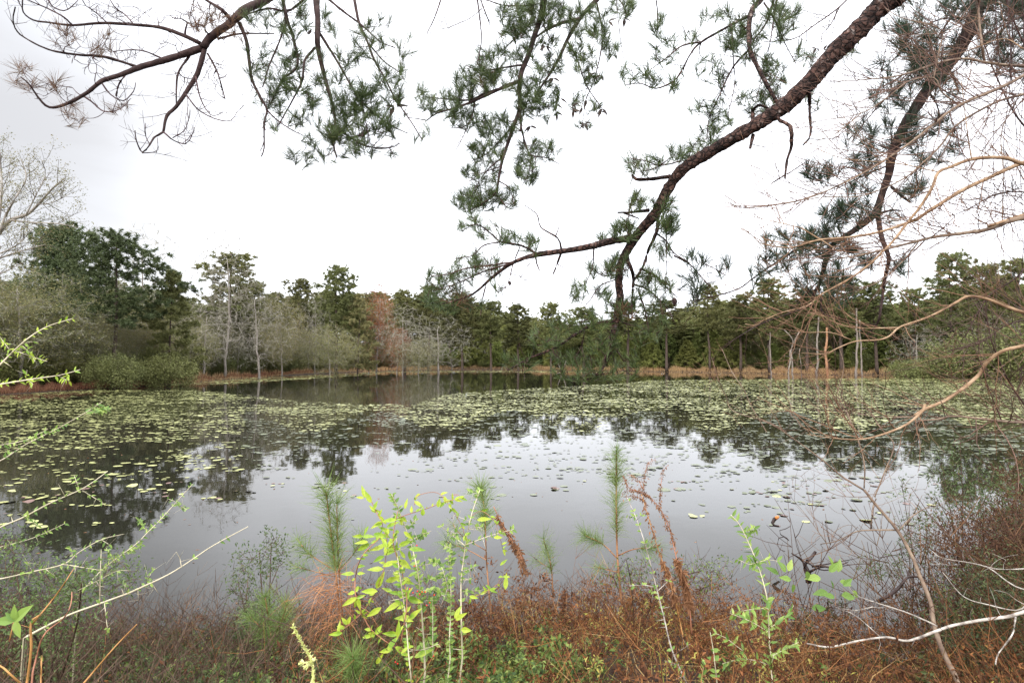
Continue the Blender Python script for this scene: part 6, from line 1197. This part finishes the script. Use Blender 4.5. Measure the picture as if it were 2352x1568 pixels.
# longer blades of grass
mb = MB(); X, Y, Z = bank_pts(9000, *AREA, lambda X, Y: np.where(X > -.8, .9, .4)); n = len(X)
dn = norm_rows(np.stack([rng.normal(size=n)*.45, rng.normal(size=n)*.45, np.ones(n)], 1)); bv = np.stack([rng.normal(size=n)*.35, rng.normal(size=n)*.35, -.25*np.ones(n)], 1)
blades(mb, np.stack([X, Y, Z], 1), dn, rng.uniform(.15, .42, n), .005, bv)
o = mb.build('grass', M['yleaf']); tag(o, 'loose green and straw coloured grass blades on the near bank', 'grass', kind='stuff')
mb = MB(); X, Y, Z = bank_pts(17000, *AREA, lambda X, Y: np.where(X > -.9, .9, .25)); n = len(X)
dn = norm_rows(np.stack([rng.normal(size=n)*.6, rng.normal(size=n)*.6, np.ones(n)], 1)); bv = np.stack([rng.normal(size=n)*.5, rng.normal(size=n)*.5, -.35*np.ones(n)], 1)
blades(mb, np.stack([X, Y, Z], 1), dn, rng.uniform(.25, .68, n), .0042, bv)
o = mb.build('straw', M['straw']); tag(o, 'long arching straw coloured dry grass on the near bank', 'grass', kind='stuff')
# shrubs standing on the near bank
def bank_shrub(name, label, c, base, stems, regions, d0, d1, leafm, stemm, r0=.0016, nl=14, L=.03, wd=.012, cat='shrub', tl=.02):
    ox, oy, s = CR[c]; loc = P(ox+base[0]*s, oy+base[1]*s, (d0+d1)/2); paths = []
    loc[2] = max(gz1(loc[0], loc[1]), -.05)
    for (x, y) in stems:
        e = P(ox+x*s, oy+y*s, rng.uniform(d0, d1)); m_ = loc*.45+e*.55+np.array([0, 0, .08])+rng.normal(size=3)*.04
        p = catmull(np.array([loc+rng.normal(size=3)*np.array([.06, .06, 0]), m_, e]), .06); paths.append((p, np.linspace(.007, .0025, len(p))))
    t = thing(name, loc, label, cat); tg = poly_targets(c, regions, d0, d1)
    polys, tips, dirs = net(paths, tg, r0, bend=.3, seg=4, jit=.12); mb = MB(); [mb.tube(p, r, 4) for p, r in paths]; tubes(mb, polys, 3); mb.build('stems', M[stemm], t, True, origin=loc)
    if nl:
        B = np.repeat(tips, nl, 0)+rng.normal(size=(len(tips)*nl, 3))*tl*1.6; lb = MB(); leaves(lb, B, norm_rows(np.repeat(dirs, nl, 0)+rng.normal(size=B.shape)*.6), L, wd, .25, .3); lb.build('leaves', M[leafm], t, origin=loc)
    return t
bank_shrub('bank_shrub', 'dark green leafy shrub against the sky reflection at the right', 'j', (1250, 1000), [(1200, 160), (1100, 330), (1300, 330), (1400, 330), (1500, 420), (1050, 480), (1200, 480)], [(1080, 130, 1280, 330, 20), (1020, 300, 1250, 480, 30), (1150, 300, 1560, 560, 62), (1030, 430, 1600, 680, 90), (1350, 480, 1700, 760, 60)], 5.0, 6.2, 'leaf_dark', 'dkstem', L=.045, wd=.014, nl=8, tl=.05)
bank_shrub('bank_shrub', 'dark reddish brown twiggy bush at the right edge of the bank', 'j', (1350, 1200), [(1100, 700), (1250, 650), (1400, 640), (1550, 600), (1650, 700)], [(1020, 600, 1600, 900, 170), (1000, 750, 1650, 1200, 200), (1400, 500, 1700, 750, 50)], 4.0, 5.2, 'thick', 'dkstem', L=.03, wd=.012, nl=16, tl=.04)
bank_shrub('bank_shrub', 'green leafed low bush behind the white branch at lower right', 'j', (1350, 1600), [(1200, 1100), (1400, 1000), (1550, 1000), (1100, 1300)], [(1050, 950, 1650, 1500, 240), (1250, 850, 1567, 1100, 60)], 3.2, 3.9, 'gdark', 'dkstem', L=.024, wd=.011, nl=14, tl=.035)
bank_shrub('bank_shrub', 'thin leaved dark weed clump at the water in front of the leaning sapling', 'j', (950, 1000), [(900, 650), (1000, 620), (870, 450), (1050, 700)], [(850, 560, 1080, 900, 60), (820, 370, 900, 600, 8), (600, 850, 900, 960, 40)], 4.6, 5.4, 'leaf_dark', 'dkstem', L=.035, wd=.012, nl=7)
bank_shrub('bank_shrub', 'wispy brown and green weed clump left of the feathery pine sapling', 'h', (50, 1400), [(20, 700), (100, 650), (-50, 850), (150, 800), (-120, 900)], [(0, 580, 200, 860, 50), (-180, 700, 60, 1100, 60), (-100, 1000, 200, 1300, 50)], 3.3, 3.9, 'leaf_dark', 'dkstem', L=.026, wd=.01, nl=8)
M['leaf_dark2'] = mat('olive_small_leaf', [(.05, .08, .025), (.10, .15, .045), (.18, .24, .08)], .45, .25, nscale=3)
bank_shrub('bank_shrub', 'fine leaved green bush spreading over the water in the lower left corner', 'g', (250, 1567), [(100, 900), (300, 1000), (450, 1050), (600, 1100), (100, 1100), (500, 950)], [(-50, 800, 500, 1150, 90), (300, 850, 700, 1100, 70), (-50, 1050, 650, 1500, 150), (-80, 650, 220, 900, 34), (520, 800, 880, 1000, 50)], 2.4, 3.2, 'leaf_dark2', 'dkstem', L=.022, wd=.009, nl=9)
bank_shrub('bank_shrub', 'yellowish weed clump on the bank right of the slender pine sapling', 'i', (800, 1100), [(750, 760), (850, 780), (1150, 800), (1250, 830), (600, 850)], [(700, 740, 900, 900, 40), (1050, 780, 1400, 960, 60), (560, 800, 760, 950, 30), (1250, 740, 1450, 960, 30)], 3.9, 4.5, 'gleaf', 'dkstem', L=.03, wd=.01, nl=4)
# prototypes that were never placed are removed
for k in protos:
    for r_, H_x, W_x, u_ in protos[k]:
        if u_[0] == 0:
            for ch in KIDS[r_.name]: bpy.data.objects.remove(ch)
            bpy.data.objects.remove(r_)
print('objects', len(bpy.data.objects), 'tris', sum(len(m.polygons) for m in bpy.data.meshes))
